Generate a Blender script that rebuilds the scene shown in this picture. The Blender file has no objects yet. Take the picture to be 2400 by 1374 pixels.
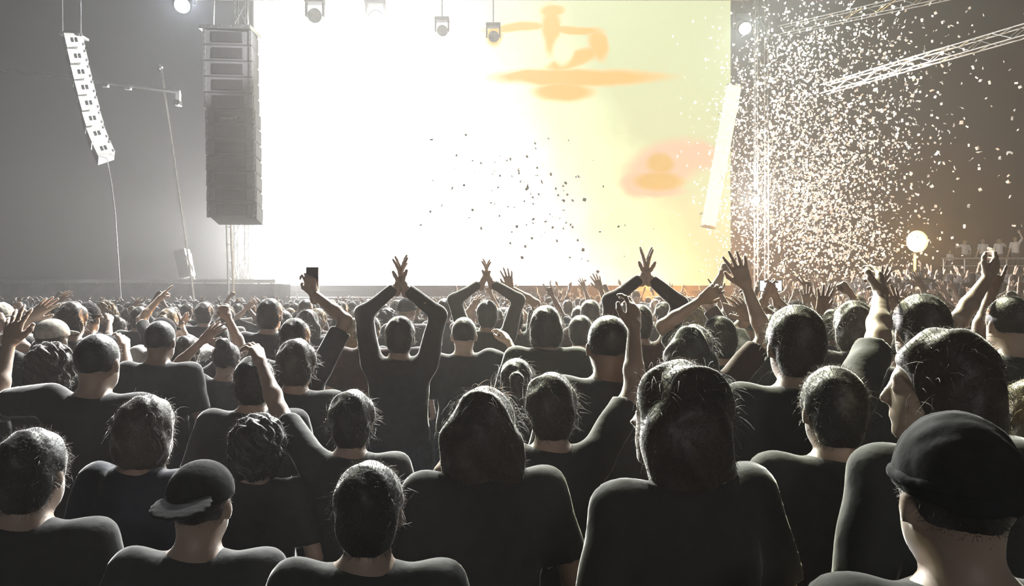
import bpy, math, random
import numpy as np
from mathutils import Vector, Matrix

# ------------------------------------------------------------------ set-up: camera, world, exposure, lights
sc = bpy.context.scene
COL = sc.collection
random.seed(7)
RNG = np.random.default_rng(11)
F, CX, CY, EYE = 1800.0, 1200.0, 687.0, 1.85     # focal length in pixels, image centre, camera height

cam_d = bpy.data.cameras.new('camera')
cam_d.sensor_width = 36.0
cam_d.lens = 36.0 * F / 2400.0
cam_d.clip_start = 0.05
cam_d.clip_end = 500
cam = bpy.data.objects.new('camera', cam_d)
COL.objects.link(cam)
cam.location = (0, 0, EYE)
cam.rotation_euler = (math.pi / 2, 0, 0)
sc.camera = cam

sc.view_settings.view_transform = 'Standard'
sc.view_settings.look = 'None'
sc.view_settings.gamma = 1.0
sc.view_settings.use_curve_mapping = False
sc.view_settings.exposure = 0.0
sc.cycles.use_denoising = True
sc.cycles.max_bounces = 5
sc.cycles.diffuse_bounces = 2
sc.cycles.glossy_bounces = 2
sc.cycles.transmission_bounces = 3
sc.cycles.volume_bounces = 0
sc.cycles.transparent_max_bounces = 6
sc.cycles.caustics_reflective = False
sc.cycles.caustics_refractive = False
sc.cycles.sample_clamp_indirect = 4.0

world = bpy.data.worlds.new('night_sky')
sc.world = world
world.use_nodes = True
world.node_tree.nodes['Background'].inputs[0].default_value = (0.003, 0.003, 0.0035, 1)
world.node_tree.nodes['Background'].inputs[1].default_value = 1.0

HAZE_DENSITY = 0.00165
HAZE_G = 0.5
GLOW_GAIN = 1.0


def at(px, py, Y):
    """world point that the camera sees at pixel (px, py), Y metres away"""
    return Vector(((px - CX) / F * Y, Y, EYE - (py - CY) / F * Y))


def light(name, kind, loc, target, power, color, size=0.3, angle=60, blend=0.6, parent=None, spread=None):
    d = bpy.data.lights.new(name, kind)
    d.energy = power
    d.color = color
    if kind == 'SPOT':
        d.spot_size = math.radians(angle)
        d.spot_blend = blend
        d.shadow_soft_size = size
    elif kind == 'POINT':
        d.shadow_soft_size = size
    elif kind == 'AREA':
        d.shape = 'DISK'
        d.size = size
        if spread:
            d.spread = math.radians(spread)
    o = bpy.data.objects.new(name, d)
    COL.objects.link(o)
    o.location = loc
    if target is not None:
        o.rotation_euler = (Vector(target) - Vector(loc)).to_track_quat('-Z', 'Y').to_euler()
    return o


# stage lamps and added fill lights: (pixel, distance, aim, watts, colour, radius, cone)
LAMPS = dict(
    left_glow_fill=light('left_glow_fill_light', 'SPOT', at(640, 560, 34.5), (-5, 6, 3.0), 60479, (1.0, 0.98, 0.95), 0.25, 106, 0.9),  # added flood, makes the haze glow on the left
    blue_head=light('blue_moving_head_light', 'SPOT', at(432, 6, 27.2), (-6.0, 10, 4.0), 75075, (0.80, 0.88, 1.0), 0.25, 50, 0.9),
    right_glow_fill=light('right_glow_fill_light', 'SPOT', at(1772, 470, 28.25), (1.5, 6, 3.0), 8000, (1.0, 1.0, 0.95), 0.2, 74, 0.9),  # added to lift the haze beside the wall's right edge
    cyan_head=light('white_moving_head_light', 'SPOT', at(1742, 62, 29.0), (6, 13, 3.0), 23100, (0.80, 0.98, 1.0), 0.25, 46, 0.9),
    key_yellow=light('pale_yellow_truss_spot_light', 'SPOT', (1.2, 19.0, 16.5), (2.4, 5.6, 1.6), 68200, (0.98, 1.0, 0.66), 0.30, 20, 0.6),
    key_white=light('white_truss_spot_light', 'SPOT', (-0.6, 19.0, 16.5), (-2.2, 6.0, 1.6), 68200, (1.0, 1.0, 0.98), 0.30, 20, 0.6),
    back_fill=light('back_fill_light', 'SPOT', at(880, 52, 29.2), (0.0, 6.0, 1.6), 45000, (1.0, 1.0, 0.95), 0.35, 24, 0.6),  # added back fill for the mid crowd, set at a hanging lamp
    crowd_wash=light('crowd_wash_light', 'SPOT', (0.0, 27.0, 19.0), (0.3, 10.0, 1.6), 72000, (1.0, 1.0, 0.92), 0.35, 44, 0.6),
    rear_fill=light('rear_fill_light', 'SPOT', (1.5, -14.0, 7.0), (1.0, 14.0, 2.0), 1300, (1.0, 0.98, 0.96), 1.2, 100, 0.9),  # unseen fill behind the camera, lifts the dark crowd
    confetti_fill=light('confetti_fill_light', 'SPOT', (5.2, 4.6, 9.0), (5.4, 12.0, 3.6), 990, (1.0, 1.0, 0.96), 0.2, 44, 0.8),  # extra spot above the view, put in to whiten the confetti
    left_side_fill=light('left_side_fill_light', 'SPOT', (-6.0, 16.0, 9.2), (1.3, 3.0, 1.5), 8000, (0.97, 1.0, 0.66), 0.25, 17, 0.6),  # unseen side fill added for faces and edges at right
    right_side_fill=light('right_side_fill_light', 'SPOT', (7.5, 16.0, 9.2), (-1.5, 3.6, 1.5), 8000, (1.0, 1.0, 0.97), 0.25, 18, 0.6),  # matching side fill added for the people at left
    array_fill=light('array_fill_light', 'SPOT', (3.0, 14.0, 11.0), at(205, 230, 21.0), 20000, (1.0, 1.0, 1.0), 0.2, 15, 0.6),  # unseen spot added to brighten the curved array
    amber=light('amber_floodlight_light', 'POINT', at(2150, 566, 30.6), None, 2106, (1.0, 0.55, 0.14), 0.25),
    amber_fill=light('amber_fill_light', 'SPOT', at(1530, 652, 29.2), (2.0, 7.0, 1.75), 48000, (1.0, 0.40, 0.10), 0.2, 46, 0.8),  # amber fill added to tint the crowd and haze
    crowd_flood=light('platform_flood_light', 'SPOT', (5.5, 17.0, 9.5), (15.0, 28.0, 2.6), 20475, (1.0, 0.93, 0.88), 0.3, 56, 0.7),
)


# ------------------------------------------------------------------ helpers
def tag(o, label=None, cat=None, group=None, kind=None):
    if label: o['label'] = label
    if cat: o['category'] = cat
    if group: o['group'] = group
    if kind: o['kind'] = kind
    return o


def empty(name, loc=(0, 0, 0), rz=0.0):
    o = bpy.data.objects.new(name, None)
    o.empty_display_size = 0.1
    COL.objects.link(o)
    o.location = loc
    o.rotation_euler = (0, 0, rz)
    return o


def link_mesh(name, me, mat=None, parent=None, override=False):
    o = bpy.data.objects.new(name, me)
    COL.objects.link(o)
    if parent: o.parent = parent
    if mat:
        if override:
            o.material_slots[0].link = 'OBJECT'
            o.material_slots[0].material = mat
        elif not me.materials:
            me.materials.append(mat)
    return o


def np_mesh(name, V, Q, smooth=True, slot=True):
    """V (n,3), Q (m,4) or (m,3)"""
    me = bpy.data.meshes.new(name)
    V = np.asarray(V, np.float32); Q = np.asarray(Q, np.int32)
    n = Q.shape[1]
    me.vertices.add(len(V)); me.vertices.foreach_set('co', V.ravel())
    me.loops.add(Q.size); me.loops.foreach_set('vertex_index', Q.ravel())
    me.polygons.add(len(Q))
    me.polygons.foreach_set('loop_start', np.arange(0, Q.size, n, dtype=np.int32))
    me.polygons.foreach_set('use_smooth', np.full(len(Q), smooth, bool))
    me.update(calc_edges=True)
    me.validate()
    if slot: me.materials.append(None)
    return me


class MB:
    """collects simple solids and builds ONE mesh object from them"""
    def __init__(self): self.V = []; self.Fc = []
    def add(self, vs, fs):
        b = len(self.V); self.V += [tuple(v) for v in vs]; self.Fc += [tuple(i + b for i in f) for f in fs]; return self
    def box(self, c, s, rot=None, bev=0.0):
        c = Vector(c); hx, hy, hz = s[0] / 2, s[1] / 2, s[2] / 2
        if bev <= 0:
            vs = [Vector((x, y, z)) for z in (-hz, hz) for y in (-hy, hy) for x in (-hx, hx)]
            fs = [(0, 2, 3, 1), (4, 5, 7, 6), (0, 1, 5, 4), (2, 6, 7, 3), (0, 4, 6, 2), (1, 3, 7, 5)]
        else:                                   # chamfered box: 24 vertices
            vs = []; fs = []; idx = {}
            for sx in (-1, 1):
                for sy in (-1, 1):
                    for sz in (-1, 1):
                        for a in range(3):
                            p = [sx * (hx - bev), sy * (hy - bev), sz * (hz - bev)]
                            p[a] = (sx * hx, sy * hy, sz * hz)[a]
                            idx[(sx, sy, sz, a)] = len(vs); vs.append(Vector(p))
            def q(*ks): fs.append(tuple(idx[k] for k in ks))
            for s1 in (-1, 1):
                q((s1, -1, -1, 0), (s1, s1, -s1, 0), (s1, 1, 1, 0), (s1, -s1, s1, 0))
                q((-1, s1, -1, 1), (-s1, s1, s1, 1), (1, s1, 1, 1), (s1, s1, -s1, 1))
                q((-1, -1, s1, 2), (s1, -s1, s1, 2), (1, 1, s1, 2), (-s1, s1, s1, 2))
            for s1 in (-1, 1):
                for s2 in (-1, 1):
                    q((-1, s1, s2, 1), (1, s1, s2, 1), (1, s1, s2, 2), (-1, s1, s2, 2))
                    q((s1, -1, s2, 0), (s1, 1, s2, 0), (s1, 1, s2, 2), (s1, -1, s2, 2))
                    q((s1, s2, -1, 0), (s1, s2, 1, 0), (s1, s2, 1, 1), (s1, s2, -1, 1))
            for sx in (-1, 1):
                for sy in (-1, 1):
                    for sz in (-1, 1):
                        fs.append((idx[(sx, sy, sz, 0)], idx[(sx, sy, sz, 1)], idx[(sx, sy, sz, 2)]))
        if rot is not None: vs = [rot @ v for v in vs]
        return self.add([v + c for v in vs], fs)
    def prism(self, poly, axis_vec, M=None):
        """extrude a polygon (list of 3D points) along a vector"""
        a = Vector(axis_vec); n = len(poly); p = [Vector(v) for v in poly]
        vs = p + [v + a for v in p]
        fs = [tuple(range(n))[::-1], tuple(range(n, 2 * n))] + [(i, (i + 1) % n, n + (i + 1) % n, n + i) for i in range(n)]
        if M is not None: vs = [M @ v for v in vs]
        return self.add(vs, fs)
    def tube(self, pts, r, seg=8, r2=None, cap=True):
        pts = [Vector(p) for p in pts]; b = len(self.V); n = len(pts); up = None
        for i, p in enumerate(pts):
            t = (pts[min(i + 1, n - 1)] - pts[max(i - 1, 0)]).normalized()
            ref = Vector((0, 0, 1)) if abs(t.z) < 0.9 else Vector((1, 0, 0))
            u = t.cross(ref).normalized(); w = t.cross(u)
            rr = r if r2 is None else r + (r2 - r) * i / max(1, n - 1)
            for k in range(seg):
                a = 2 * math.pi * k / seg
                self.V.append(tuple(p + u * (rr * math.cos(a)) + w * (rr * math.sin(a))))
        for i in range(n - 1):
            for k in range(seg):
                k2 = (k + 1) % seg
                self.Fc.append((b + i * seg + k, b + i * seg + k2, b + (i + 1) * seg + k2, b + (i + 1) * seg + k))
        if cap:
            self.Fc.append(tuple(b + k for k in range(seg))[::-1])
            self.Fc.append(tuple(b + (n - 1) * seg + k for k in range(seg)))
        return self
    def lathe(self, prof, seg=20, M=None):
        """profile of (r, z) spun about z"""
        b = len(self.V)
        for r, z in prof:
            for k in range(seg):
                a = 2 * math.pi * k / seg; v = Vector((r * math.cos(a), r * math.sin(a), z))
                self.V.append(tuple(M @ v if M is not None else v))
        for i in range(len(prof) - 1):
            for k in range(seg):
                k2 = (k + 1) % seg
                self.Fc.append((b + i * seg + k, b + i * seg + k2, b + (i + 1) * seg + k2, b + (i + 1) * seg + k))
        self.Fc.append(tuple(b + k for k in range(seg))[::-1])
        self.Fc.append(tuple(b + (len(prof) - 1) * seg + k for k in range(seg)))
        return self
    def mesh(self, name, mat, smooth=False):
        me = bpy.data.meshes.new(name)
        me.from_pydata(self.V, [], self.Fc); me.validate()
        if smooth:
            for p in me.polygons: p.use_smooth = len(p.vertices) == 4
        me.materials.append(mat)
        return me
    def build(self, name, mat, parent=None, smooth=False, loc=None):
        o = link_mesh(name, self.mesh(name, mat, smooth), None, parent)
        if loc is not None: o.location = loc
        return o


# ------------------------------------------------------------------ materials (all procedural)
def mat(name, col, rough=0.6, metal=0.0, var=0.25, scale=6.0, bump=0.0, spec=0.4, sheen=0.0, sss=0.0, trans=0.0):
    m = bpy.data.materials.new(name); m.use_nodes = True
    nt = m.node_tree; b = nt.nodes['Principled BSDF']
    tc = nt.nodes.new('ShaderNodeTexCoord'); nz = nt.nodes.new('ShaderNodeTexNoise')
    nz.inputs['Scale'].default_value = scale; nz.inputs['Detail'].default_value = 3
    nt.links.new(tc.outputs['Object'], nz.inputs['Vector'])
    rp = nt.nodes.new('ShaderNodeValToRGB')
    rp.color_ramp.elements[0].position = 0.3; rp.color_ramp.elements[1].position = 0.7
    rp.color_ramp.elements[0].color = tuple(c * (1 - var) for c in col) + (1,)
    rp.color_ramp.elements[1].color = tuple(min(1, c * (1 + var)) for c in col) + (1,)
    nt.links.new(nz.outputs['Fac'], rp.inputs['Fac'])
    nt.links.new(rp.outputs['Color'], b.inputs['Base Color'])
    b.inputs['Roughness'].default_value = rough
    b.inputs['Metallic'].default_value = metal
    b.inputs['Specular IOR Level'].default_value = spec
    if sheen:
        b.inputs['Sheen Weight'].default_value = sheen; b.inputs['Sheen Roughness'].default_value = 0.25
    if bump:
        bp = nt.nodes.new('ShaderNodeBump'); bp.inputs['Strength'].default_value = bump; bp.inputs['Distance'].default_value = 0.01
        nt.links.new(nz.outputs['Fac'], bp.inputs['Height']); nt.links.new(bp.outputs['Normal'], b.inputs['Normal'])
    if trans:
        out = nt.nodes['Material Output']
        tr = nt.nodes.new('ShaderNodeBsdfTranslucent'); mx = nt.nodes.new('ShaderNodeMixShader')
        nt.links.new(rp.outputs['Color'], tr.inputs['Color'])
        mx.inputs[0].default_value = trans
        nt.links.new(b.outputs[0], mx.inputs[1]); nt.links.new(tr.outputs[0], mx.inputs[2]); nt.links.new(mx.outputs[0], out.inputs['Surface'])
    return m


def emat(name, col, strength):
    m = bpy.data.materials.new(name); m.use_nodes = True
    nt = m.node_tree; nt.nodes.remove(nt.nodes['Principled BSDF'])
    e = nt.nodes.new('ShaderNodeEmission'); e.inputs[0].default_value = tuple(col) + (1,); e.inputs[1].default_value = strength
    nt.links.new(e.outputs[0], nt.nodes['Material Output'].inputs['Surface'])
    return m


M_GROUND = mat('trodden_ground', (0.05, 0.047, 0.042), 0.9, var=0.5, scale=2.0, bump=0.5)
M_BLACKMETAL = mat('black_powder_coat', (0.02, 0.02, 0.022), 0.5, 0.2, scale=20)
M_CABINET = mat('speaker_cabinet_paint', (0.10, 0.10, 0.105), 0.55, var=0.15, scale=30, bump=0.2)
M_WHITECAB = mat('pale_cabinet_paint', (0.72, 0.72, 0.70), 0.5, var=0.08, scale=12, bump=0.1)
M_GRILLE = mat('perforated_steel_grille', (0.045, 0.045, 0.048), 0.45, 0.5, var=0.4, scale=140, bump=0.6)
M_STEEL = mat('galvanised_steel', (0.55, 0.55, 0.56), 0.35, 0.9, var=0.2, scale=15)
M_ALU = mat('brushed_aluminium', (0.80, 0.79, 0.76), 0.38, 0.75, var=0.12, scale=25)
M_CLOTH = mat('black_stage_cloth', (0.028, 0.028, 0.030), 0.95, var=0.3, scale=3, bump=0.4)
M_DECK = mat('stage_plywood', (0.10, 0.085, 0.07), 0.8, var=0.3, scale=4, bump=0.2)
M_PHONE = mat('phone_glass_black', (0.015, 0.015, 0.018), 0.15, 0.0, spec=0.6)
M_PHONESCREEN = emat('phone_screen_light', (0.95, 0.98, 1.0), 1.2)
M_PAPER = mat('white_tissue_paper', (0.60, 0.60, 0.58), 0.85, var=0.06, scale=30, trans=0.4)
M_TOWEL = mat('pale_woven_strap', (0.5, 0.46, 0.4), 0.9, scale=30)
M_SKIN = [mat('skin_a', (0.34, 0.25, 0.20), 0.50, var=0.12, scale=9, bump=0.1, sheen=0.7),
          mat('skin_b', (0.21, 0.14, 0.105), 0.50, var=0.12, scale=9, bump=0.1, sheen=0.7),
          mat('skin_c', (0.46, 0.35, 0.28), 0.50, var=0.12, scale=9, bump=0.1, sheen=0.7)]
M_SHIRT = [mat('cotton_' + n, c, 0.9, var=0.15, scale=18, bump=0.3, sheen=0.8) for n, c in
           (('black', (0.030, 0.030, 0.031)), ('charcoal', (0.038, 0.038, 0.040)), ('navy', (0.014, 0.016, 0.028)),
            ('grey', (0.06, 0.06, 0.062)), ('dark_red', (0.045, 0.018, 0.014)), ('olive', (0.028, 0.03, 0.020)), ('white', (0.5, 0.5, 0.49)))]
M_DENIM = mat('dark_denim', (0.03, 0.036, 0.055), 0.9, var=0.3, scale=25, bump=0.2)
M_HAIR = [mat('hair_' + n, c, 0.52, var=0.3, scale=40, bump=0.35, spec=0.5, sheen=1.0) for n, c in
          (('black', (0.008, 0.007, 0.006)), ('dark_brown', (0.014, 0.010, 0.008)), ('brown', (0.028, 0.020, 0.014)), ('blond', (0.22, 0.17, 0.09)))]
M_HATS = [mat('felt_dark', (0.02, 0.02, 0.022), 0.95, scale=30, bump=0.2, sheen=0.1, spec=0.1), mat('cap_twill_pale', (0.4, 0.38, 0.34), 0.9, scale=40, bump=0.2)]
M_SHOE = mat('canvas_shoe', (0.06, 0.06, 0.06), 0.8, scale=20)
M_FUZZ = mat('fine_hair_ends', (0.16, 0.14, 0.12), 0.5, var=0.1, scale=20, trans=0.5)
M_PAPER_DARK = mat('backlit_dark_paper', (0.16, 0.16, 0.15), 0.6, var=0.1, scale=30)  # paper darkened in colour to stand for backlit silhouettes
# ------------------------------------------------------------------ large structure: ground, haze, glow wall, stage
g = MB().box((0, 22, -0.1), (150, 90, 0.2)).build('floor', M_GROUND)
tag(g, kind='structure')

hz_m = bpy.data.materials.new('stage_haze'); hz_m.use_nodes = True
nt = hz_m.node_tree; nt.nodes.remove(nt.nodes['Principled BSDF'])
vs = nt.nodes.new('ShaderNodeVolumeScatter')
vs.inputs['Color'].default_value = (1, 1, 1, 1)
vs.inputs['Density'].default_value = HAZE_DENSITY
vs.inputs['Anisotropy'].default_value = HAZE_G
nt.links.new(vs.outputs[0], nt.nodes['Material Output'].inputs['Volume'])
hz = MB().box((0, 24, 14.9), (110, 70, 30.0)).build('haze', hz_m)
tag(hz, 'thin pale smoke haze filling the air over the crowd and stage', 'haze', kind='stuff')

# --- wall whose emission paints the white and yellow stage glow -------------------------------------------------
SY = 36.0
def sxz(px, py):
    p = at(px, py, SY); return p.x, p.z
wall = empty('glow_wall', (0, SY, 0))
tag(wall, 'huge wall painted with the stage glow, white, yellow and orange, behind the stage', 'glow wall', kind='thing')
x0, x1 = sxz(596, 0)[0], sxz(1712, 0)[0]; z0, z1 = 2.2, 17.6

m = bpy.data.materials.new('wall_glow_paint'); m.use_nodes = True
nt = m.node_tree; N = nt.nodes; L = nt.links
N.remove(N['Principled BSDF'])
tc = N.new('ShaderNodeTexCoord'); sep = N.new('ShaderNodeSeparateXYZ'); L.new(tc.outputs['Object'], sep.inputs[0])
def mth(op, a, b=None, c=None, clamp=False):
    n = N.new('ShaderNodeMath'); n.operation = op; n.use_clamp = clamp
    for i, v in enumerate((a, b, c)):
        if v is None: continue
        if isinstance(v, (int, float)): n.inputs[i].default_value = v
        else: L.new(v, n.inputs[i])
    return n.outputs[0]
nz = N.new('ShaderNodeTexNoise'); nz.inputs['Scale'].default_value = 0.55; nz.inputs['Detail'].default_value = 3
L.new(tc.outputs['Object'], nz.inputs['Vector'])
wob = mth('MULTIPLY_ADD', nz.outputs['Fac'], 2.4, -1.2)
X = sep.outputs['X']; Z = sep.outputs['Z']
Xw = mth('ADD', X, wob)
def smooth(v, a, b):
    n = N.new('ShaderNodeMapRange'); n.interpolation_type = 'SMOOTHSTEP'
    L.new(v, n.inputs[0]); n.inputs[1].default_value = a; n.inputs[2].default_value = b
    n.inputs[3].default_value = 0; n.inputs[4].default_value = 1; n.clamp = True
    return n.outputs[0]
# the painted white glow leans: its right edge moves right towards the bottom of the picture
lean = mth('ADD', Xw, mth('MULTIPLY', Z, 0.55))
w_white = smooth(lean, 8.2, 3.2)          # 1 inside the white burst
w_olive = smooth(lean, 8.5, 11.5)
core = smooth(lean, 6.0, -3.0)
def mixc(f, a, b):
    n = N.new('ShaderNodeMix'); n.data_type = 'RGBA'; L.new(f, n.inputs[0])
    for i, v in ((6, a), (7, b)):
        if isinstance(v, tuple): n.inputs[i].default_value = v + (1,)
        else: L.new(v, n.inputs[i])
    return n.outputs[2]
C_YEL, C_OLV, C_ORG, C_PNK = (0.74, 0.84, 0.46), (0.52, 0.57, 0.30), (0.80, 0.36, 0.03), (0.66, 0.42, 0.26)  # glow colours painted into the wall's emission
colr = mixc(w_olive, C_YEL, C_OLV)
def blob(px, py, rx, ry, rot=0.0, soft=0.35):
    """soft-edged oval of glow painted on the wall"""
    cx, cz = sxz(px, py); rx, ry = rx / 50.0, ry / 50.0; c, s = math.cos(rot), math.sin(rot)
    dx = mth('ADD', mth('MULTIPLY_ADD', wob, 0.25, X), -cx); dz = mth('ADD', mth('MULTIPLY_ADD', wob, 0.15, Z), -cz)
    u = mth('DIVIDE', mth('ADD', mth('MULTIPLY', dx, c), mth('MULTIPLY', dz, s)), rx)
    v = mth('DIVIDE', mth('SUBTRACT', mth('MULTIPLY', dz, c), mth('MULTIPLY', dx, s)), ry)
    r = mth('SQRT', mth('ADD', mth('MULTIPLY', u, u), mth('MULTIPLY', v, v)))
    return smooth(r, 1.0 + soft, 1.0 - soft)
def union(ms):
    o = ms[0]
    for k in ms[1:]: o = mth('MAXIMUM', o, k)
    return o
org = union([blob(1292, 72, 20, 58), blob(1295, 25, 26, 14), blob(1215, 64, 74, 11, 0.08), blob(1160, 82, 18, 26), blob(1345, 72, 62, 10, -0.05),
             blob(1402, 105, 22, 36, 0.4), blob(1345, 140, 70, 18, 0.35), blob(1250, 178, 88, 14, 0.05), blob(1345, 182, 200, 20), blob(1320, 215, 70, 22)])
hole = blob(1318, 118, 22, 34)
pnk = union([blob(1560, 385, 100, 52, 0.35), blob(1495, 430, 42, 34), blob(1640, 365, 45, 34), blob(1535, 445, 70, 16)])
gold = union([blob(1545, 385, 32, 24), blob(1545, 425, 58, 20)])
org = mth('MULTIPLY', org, mth('SUBTRACT', 1.0, hole))
colr = mixc(pnk, colr, C_PNK)
colr = mixc(gold, colr, (0.56, 0.33, 0.05))
colr = mixc(org, colr, C_ORG)
wcol = N.new('ShaderNodeMix'); wcol.data_type = 'RGBA'
keep = mth('MULTIPLY', w_white, mth('SUBTRACT', 1.0, mth('MAXIMUM', org, pnk)))
gainv = mth('MULTIPLY_ADD', core, 3.0, 1.05)
wh = N.new('ShaderNodeVectorMath'); wh.operation = 'SCALE'; wh.inputs[0].default_value = (1, 0.995, 0.97); L.new(gainv, wh.inputs['Scale'])
L.new(keep, wcol.inputs[0]); L.new(colr, wcol.inputs[6]); L.new(wh.outputs[0], wcol.inputs[7])
em = N.new('ShaderNodeEmission'); em.inputs[1].default_value = GLOW_GAIN
L.new(wcol.outputs[2], em.inputs[0]); L.new(em.outputs[0], N['Material Output'].inputs['Surface'])
me = bpy.data.meshes.new('picture'); me.from_pydata([(x0, -0.02, z0), (x1, -0.02, z0), (x1, -0.02, z1), (x0, -0.02, z1)], [], [(0, 1, 2, 3)])
me.materials.append(m); link_mesh('picture', me, None, wall)  # surface carrying the painted stage glow
b = MB()
b.box(((x0 + x1) / 2, 0.15, (z0 + z1) / 2), (x1 - x0 + 0.1, 0.3, z1 - z0 + 0.1))
b.build('panel_back', M_BLACKMETAL, wall)
for nm, c, s in (('frame_side', (x0 - 0.1, 0.1, (z0 + z1) / 2), (0.18, 0.5, z1 - z0 + 0.5)), ('frame_side', (x1 + 0.1, 0.1, (z0 + z1) / 2), (0.18, 0.5, z1 - z0 + 0.5)),
                 ('frame_top', ((x0 + x1) / 2, 0.1, z1 + 0.15), (x1 - x0 + 0.1, 0.5, 0.2)), ('frame_bottom', ((x0 + x1) / 2, 0.1, z0 - 0.15), (x1 - x0 + 0.1, 0.5, 0.2))):
    MB().box(c, s).build(nm, M_BLACKMETAL, wall)
for k in range(6):
    xx = x0 + (x1 - x0) * (k + 0.5) / 6
    MB().tube([(xx, 0.5, 0), (xx, 0.5, z1)], 0.08).build('support_post', M_STEEL, wall)

# glowing tube added in place of the slanted bright streak beside the wall
p0 = at(1660, 530, 34.0); p1 = at(1720, 205, 34.0)
lc = empty('streak_column', (p0.x, p0.y, 0))
tag(lc, 'tall slanted pale yellow light column, tube added for the streak beside glow wall', 'lamp', kind='thing')
d = (p1 - p0); rel0 = Vector((0, 0, p0.z)); rel1 = rel0 + d
MB().tube([rel0, rel0 + d * 0.5, rel1], 0.33, 12).build('streak_tube', emat('streak_glow', (0.93, 1.0, 0.66), 1.0), lc, smooth=True)
MB().tube([rel0 + d * -0.012, rel0], 0.34, 12).build('end_cap', M_WHITECAB, lc)
MB().tube([rel1, rel1 + d * 0.012], 0.34, 12).build('end_cap', M_WHITECAB, lc)
for t_ in (0.12, 0.88): MB().tube([rel0 + d * t_ + Vector((0, 0.2, 0)), rel0 + d * t_ + Vector((0, 1.975, 0))], 0.05, 8).build('bracket', M_WHITECAB, lc)

# stage deck and wings
st = empty('stage', (0, 29.5, 0)); tag(st, 'black skirted stage deck below the painted glow wall', 'stage')
MB().box((-1.0, 2.9, 1.62), (24.5, 5.8, 0.12)).build('deck', M_DECK, st)
MB().box((-1.0, 0.04, 0.78), (24.5, 0.05, 1.56)).build('skirt', M_CLOTH, st)
for k in range(7):
    for yy in (0.6, 5.2): MB().tube([(-12.4 + k * 3.8, yy, 0), (-12.4 + k * 3.8, yy, 1.56)], 0.05, 8).build('leg', M_STEEL, st)
wg = empty('stage_wing', (0, 27.0, 0)); tag(wg, 'long dark stage wing with lit top edge behind the crowd on the left', 'platform')
wx1 = (645 - CX) / F * 27.0; wx0 = -19.0; wz = EYE + 32 / F * 27.0
MB().box(((wx0 + wx1) / 2, 1.0, wz - 0.06), (wx1 - wx0, 2.0, 0.12)).build('deck', M_ALU, wg)
MB().box(((wx0 + wx1) / 2, 0.05, (wz - 0.14) / 2), (wx1 - wx0 - 0.05, 0.06, wz - 0.16)).build('skirt', M_CLOTH, wg)
MB().box((wx1 - 0.06, 1.0, (wz - 0.14) / 2), (0.06, 1.9, wz - 0.16)).build('side_skirt', M_CLOTH, wg)
for k in range(6):
    for yy in (0.3, 1.7): MB().tube([(wx0 + 0.4 + k * 1.92, yy, 0), (wx0 + 0.4 + k * 1.92, yy, wz - 0.12)], 0.04, 8).build('leg', M_STEEL, wg)

# dark tilted monitor box on the wing (pixels 408-455, 590-660)
p = at(432, 625, 27.6)
tb = empty('side_fill_speaker', (p.x, p.y, wz + 0.075)); tag(tb, 'small dark speaker box leaning on the stage wing under the mast', 'speaker')
R = Matrix.Rotation(math.radians(-13), 3, 'Y')
MB().box((0, 0, 0.50), (0.42, 0.5, 1.02), R, 0.03).build('cabinet', M_CABINET, tb)
MB().box(R @ Vector((0, -0.26, 0)) + Vector((0, 0, 0.50)), (0.36, 0.03, 0.94), R).build('grille', M_GRILLE, tb)
MB().tube([(0.32, 0.1, -0.07), (0.19, 0.1, 0.85)], 0.02, 6).build('prop', M_ALU, tb)


# --- hanging line arrays --------------------------------------------------------------
def cabinet_mesh_parts(w, d, hF, hB, mats, hand=True):
    """one wedge cabinet seen from its side: local x = depth, y = width, z = up"""
    poly = [(-d / 2, -w / 2, -hF / 2), (d / 2, -w / 2, -hB / 2), (d / 2, -w / 2, hB / 2), (-d / 2, -w / 2, hF / 2)]
    return MB().prism(poly, (0, w, 0)).mesh('cabinet', mats)

# small curved array, far left, its pale sides lit (pixels 150-255, 80-375)
Yb = 21.0
top = at(172, 92, Yb)
arr = empty('curved_line_array', (top.x, Yb, 0), 0.0); tag(arr, 'slender curved hanging line array of eight pale cabinets at upper left', 'speaker')
centres = [(174, 104), (182, 141), (190, 178), (199, 214), (208, 250), (217, 286), (228, 322), (243, 357)]
cm = cabinet_mesh_parts(0.62, 0.44, 0.40, 0.33, M_WHITECAB)
slot_m = MB().box((0, 0, 0), (0.055, 0.03, 0.12)).mesh('handle_slot', M_BLACKMETAL)
pin_m = MB().box((0, 0, 0), (0.045, 0.05, 0.07)).mesh('rigging_pin', M_STEEL)
for i, (px, py) in enumerate(centres):
    a = centres[max(i - 1, 0)]; c = centres[min(i + 1, 7)]
    ang = math.atan2(c[0] - a[0], c[1] - a[1]) * 1.08
    q = at(px, py, Yb)
    o = link_mesh('cabinet', cm, None, arr); o.location = (q.x - top.x, 0, q.z); o.rotation_euler = (Matrix.Rotation(-ang, 3, 'Y') @ Matrix.Rotation(math.radians(32), 3, 'Z')).to_euler()
    for dx in (-0.055, 0.04):
        s = link_mesh('handle_slot', slot_m, None, o); s.location = (dx, -0.315, 0)
    for dz in (-0.15, 0.15):
        s = link_mesh('rigging_pin', pin_m, None, o); s.location = (0.2, -0.32, dz * 0.85)
    gz = MB().box((-0.225, 0, 0), (0.02, 0.54, 0.33)).build('grille', M_GRILLE, o)
q = at(168, 84, Yb) - Vector((top.x, Yb, 0))
MB().box((q.x + 0.03, 0, q.z), (0.62, 0.5, 0.06), Matrix.Rotation(0.12, 3, 'Y')).build('fly_frame', M_STEEL, arr)
MB().tube([(q.x - 0.25, 0, q.z), (q.x - 0.32, 0, q.z + 7)], 0.015, 6).build('chain', M_STEEL, arr)
MB().tube([(q.x + 0.25, 0, q.z), (q.x + 0.20, 0, q.z + 7)], 0.015, 6).build('chain', M_STEEL, arr)
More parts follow.
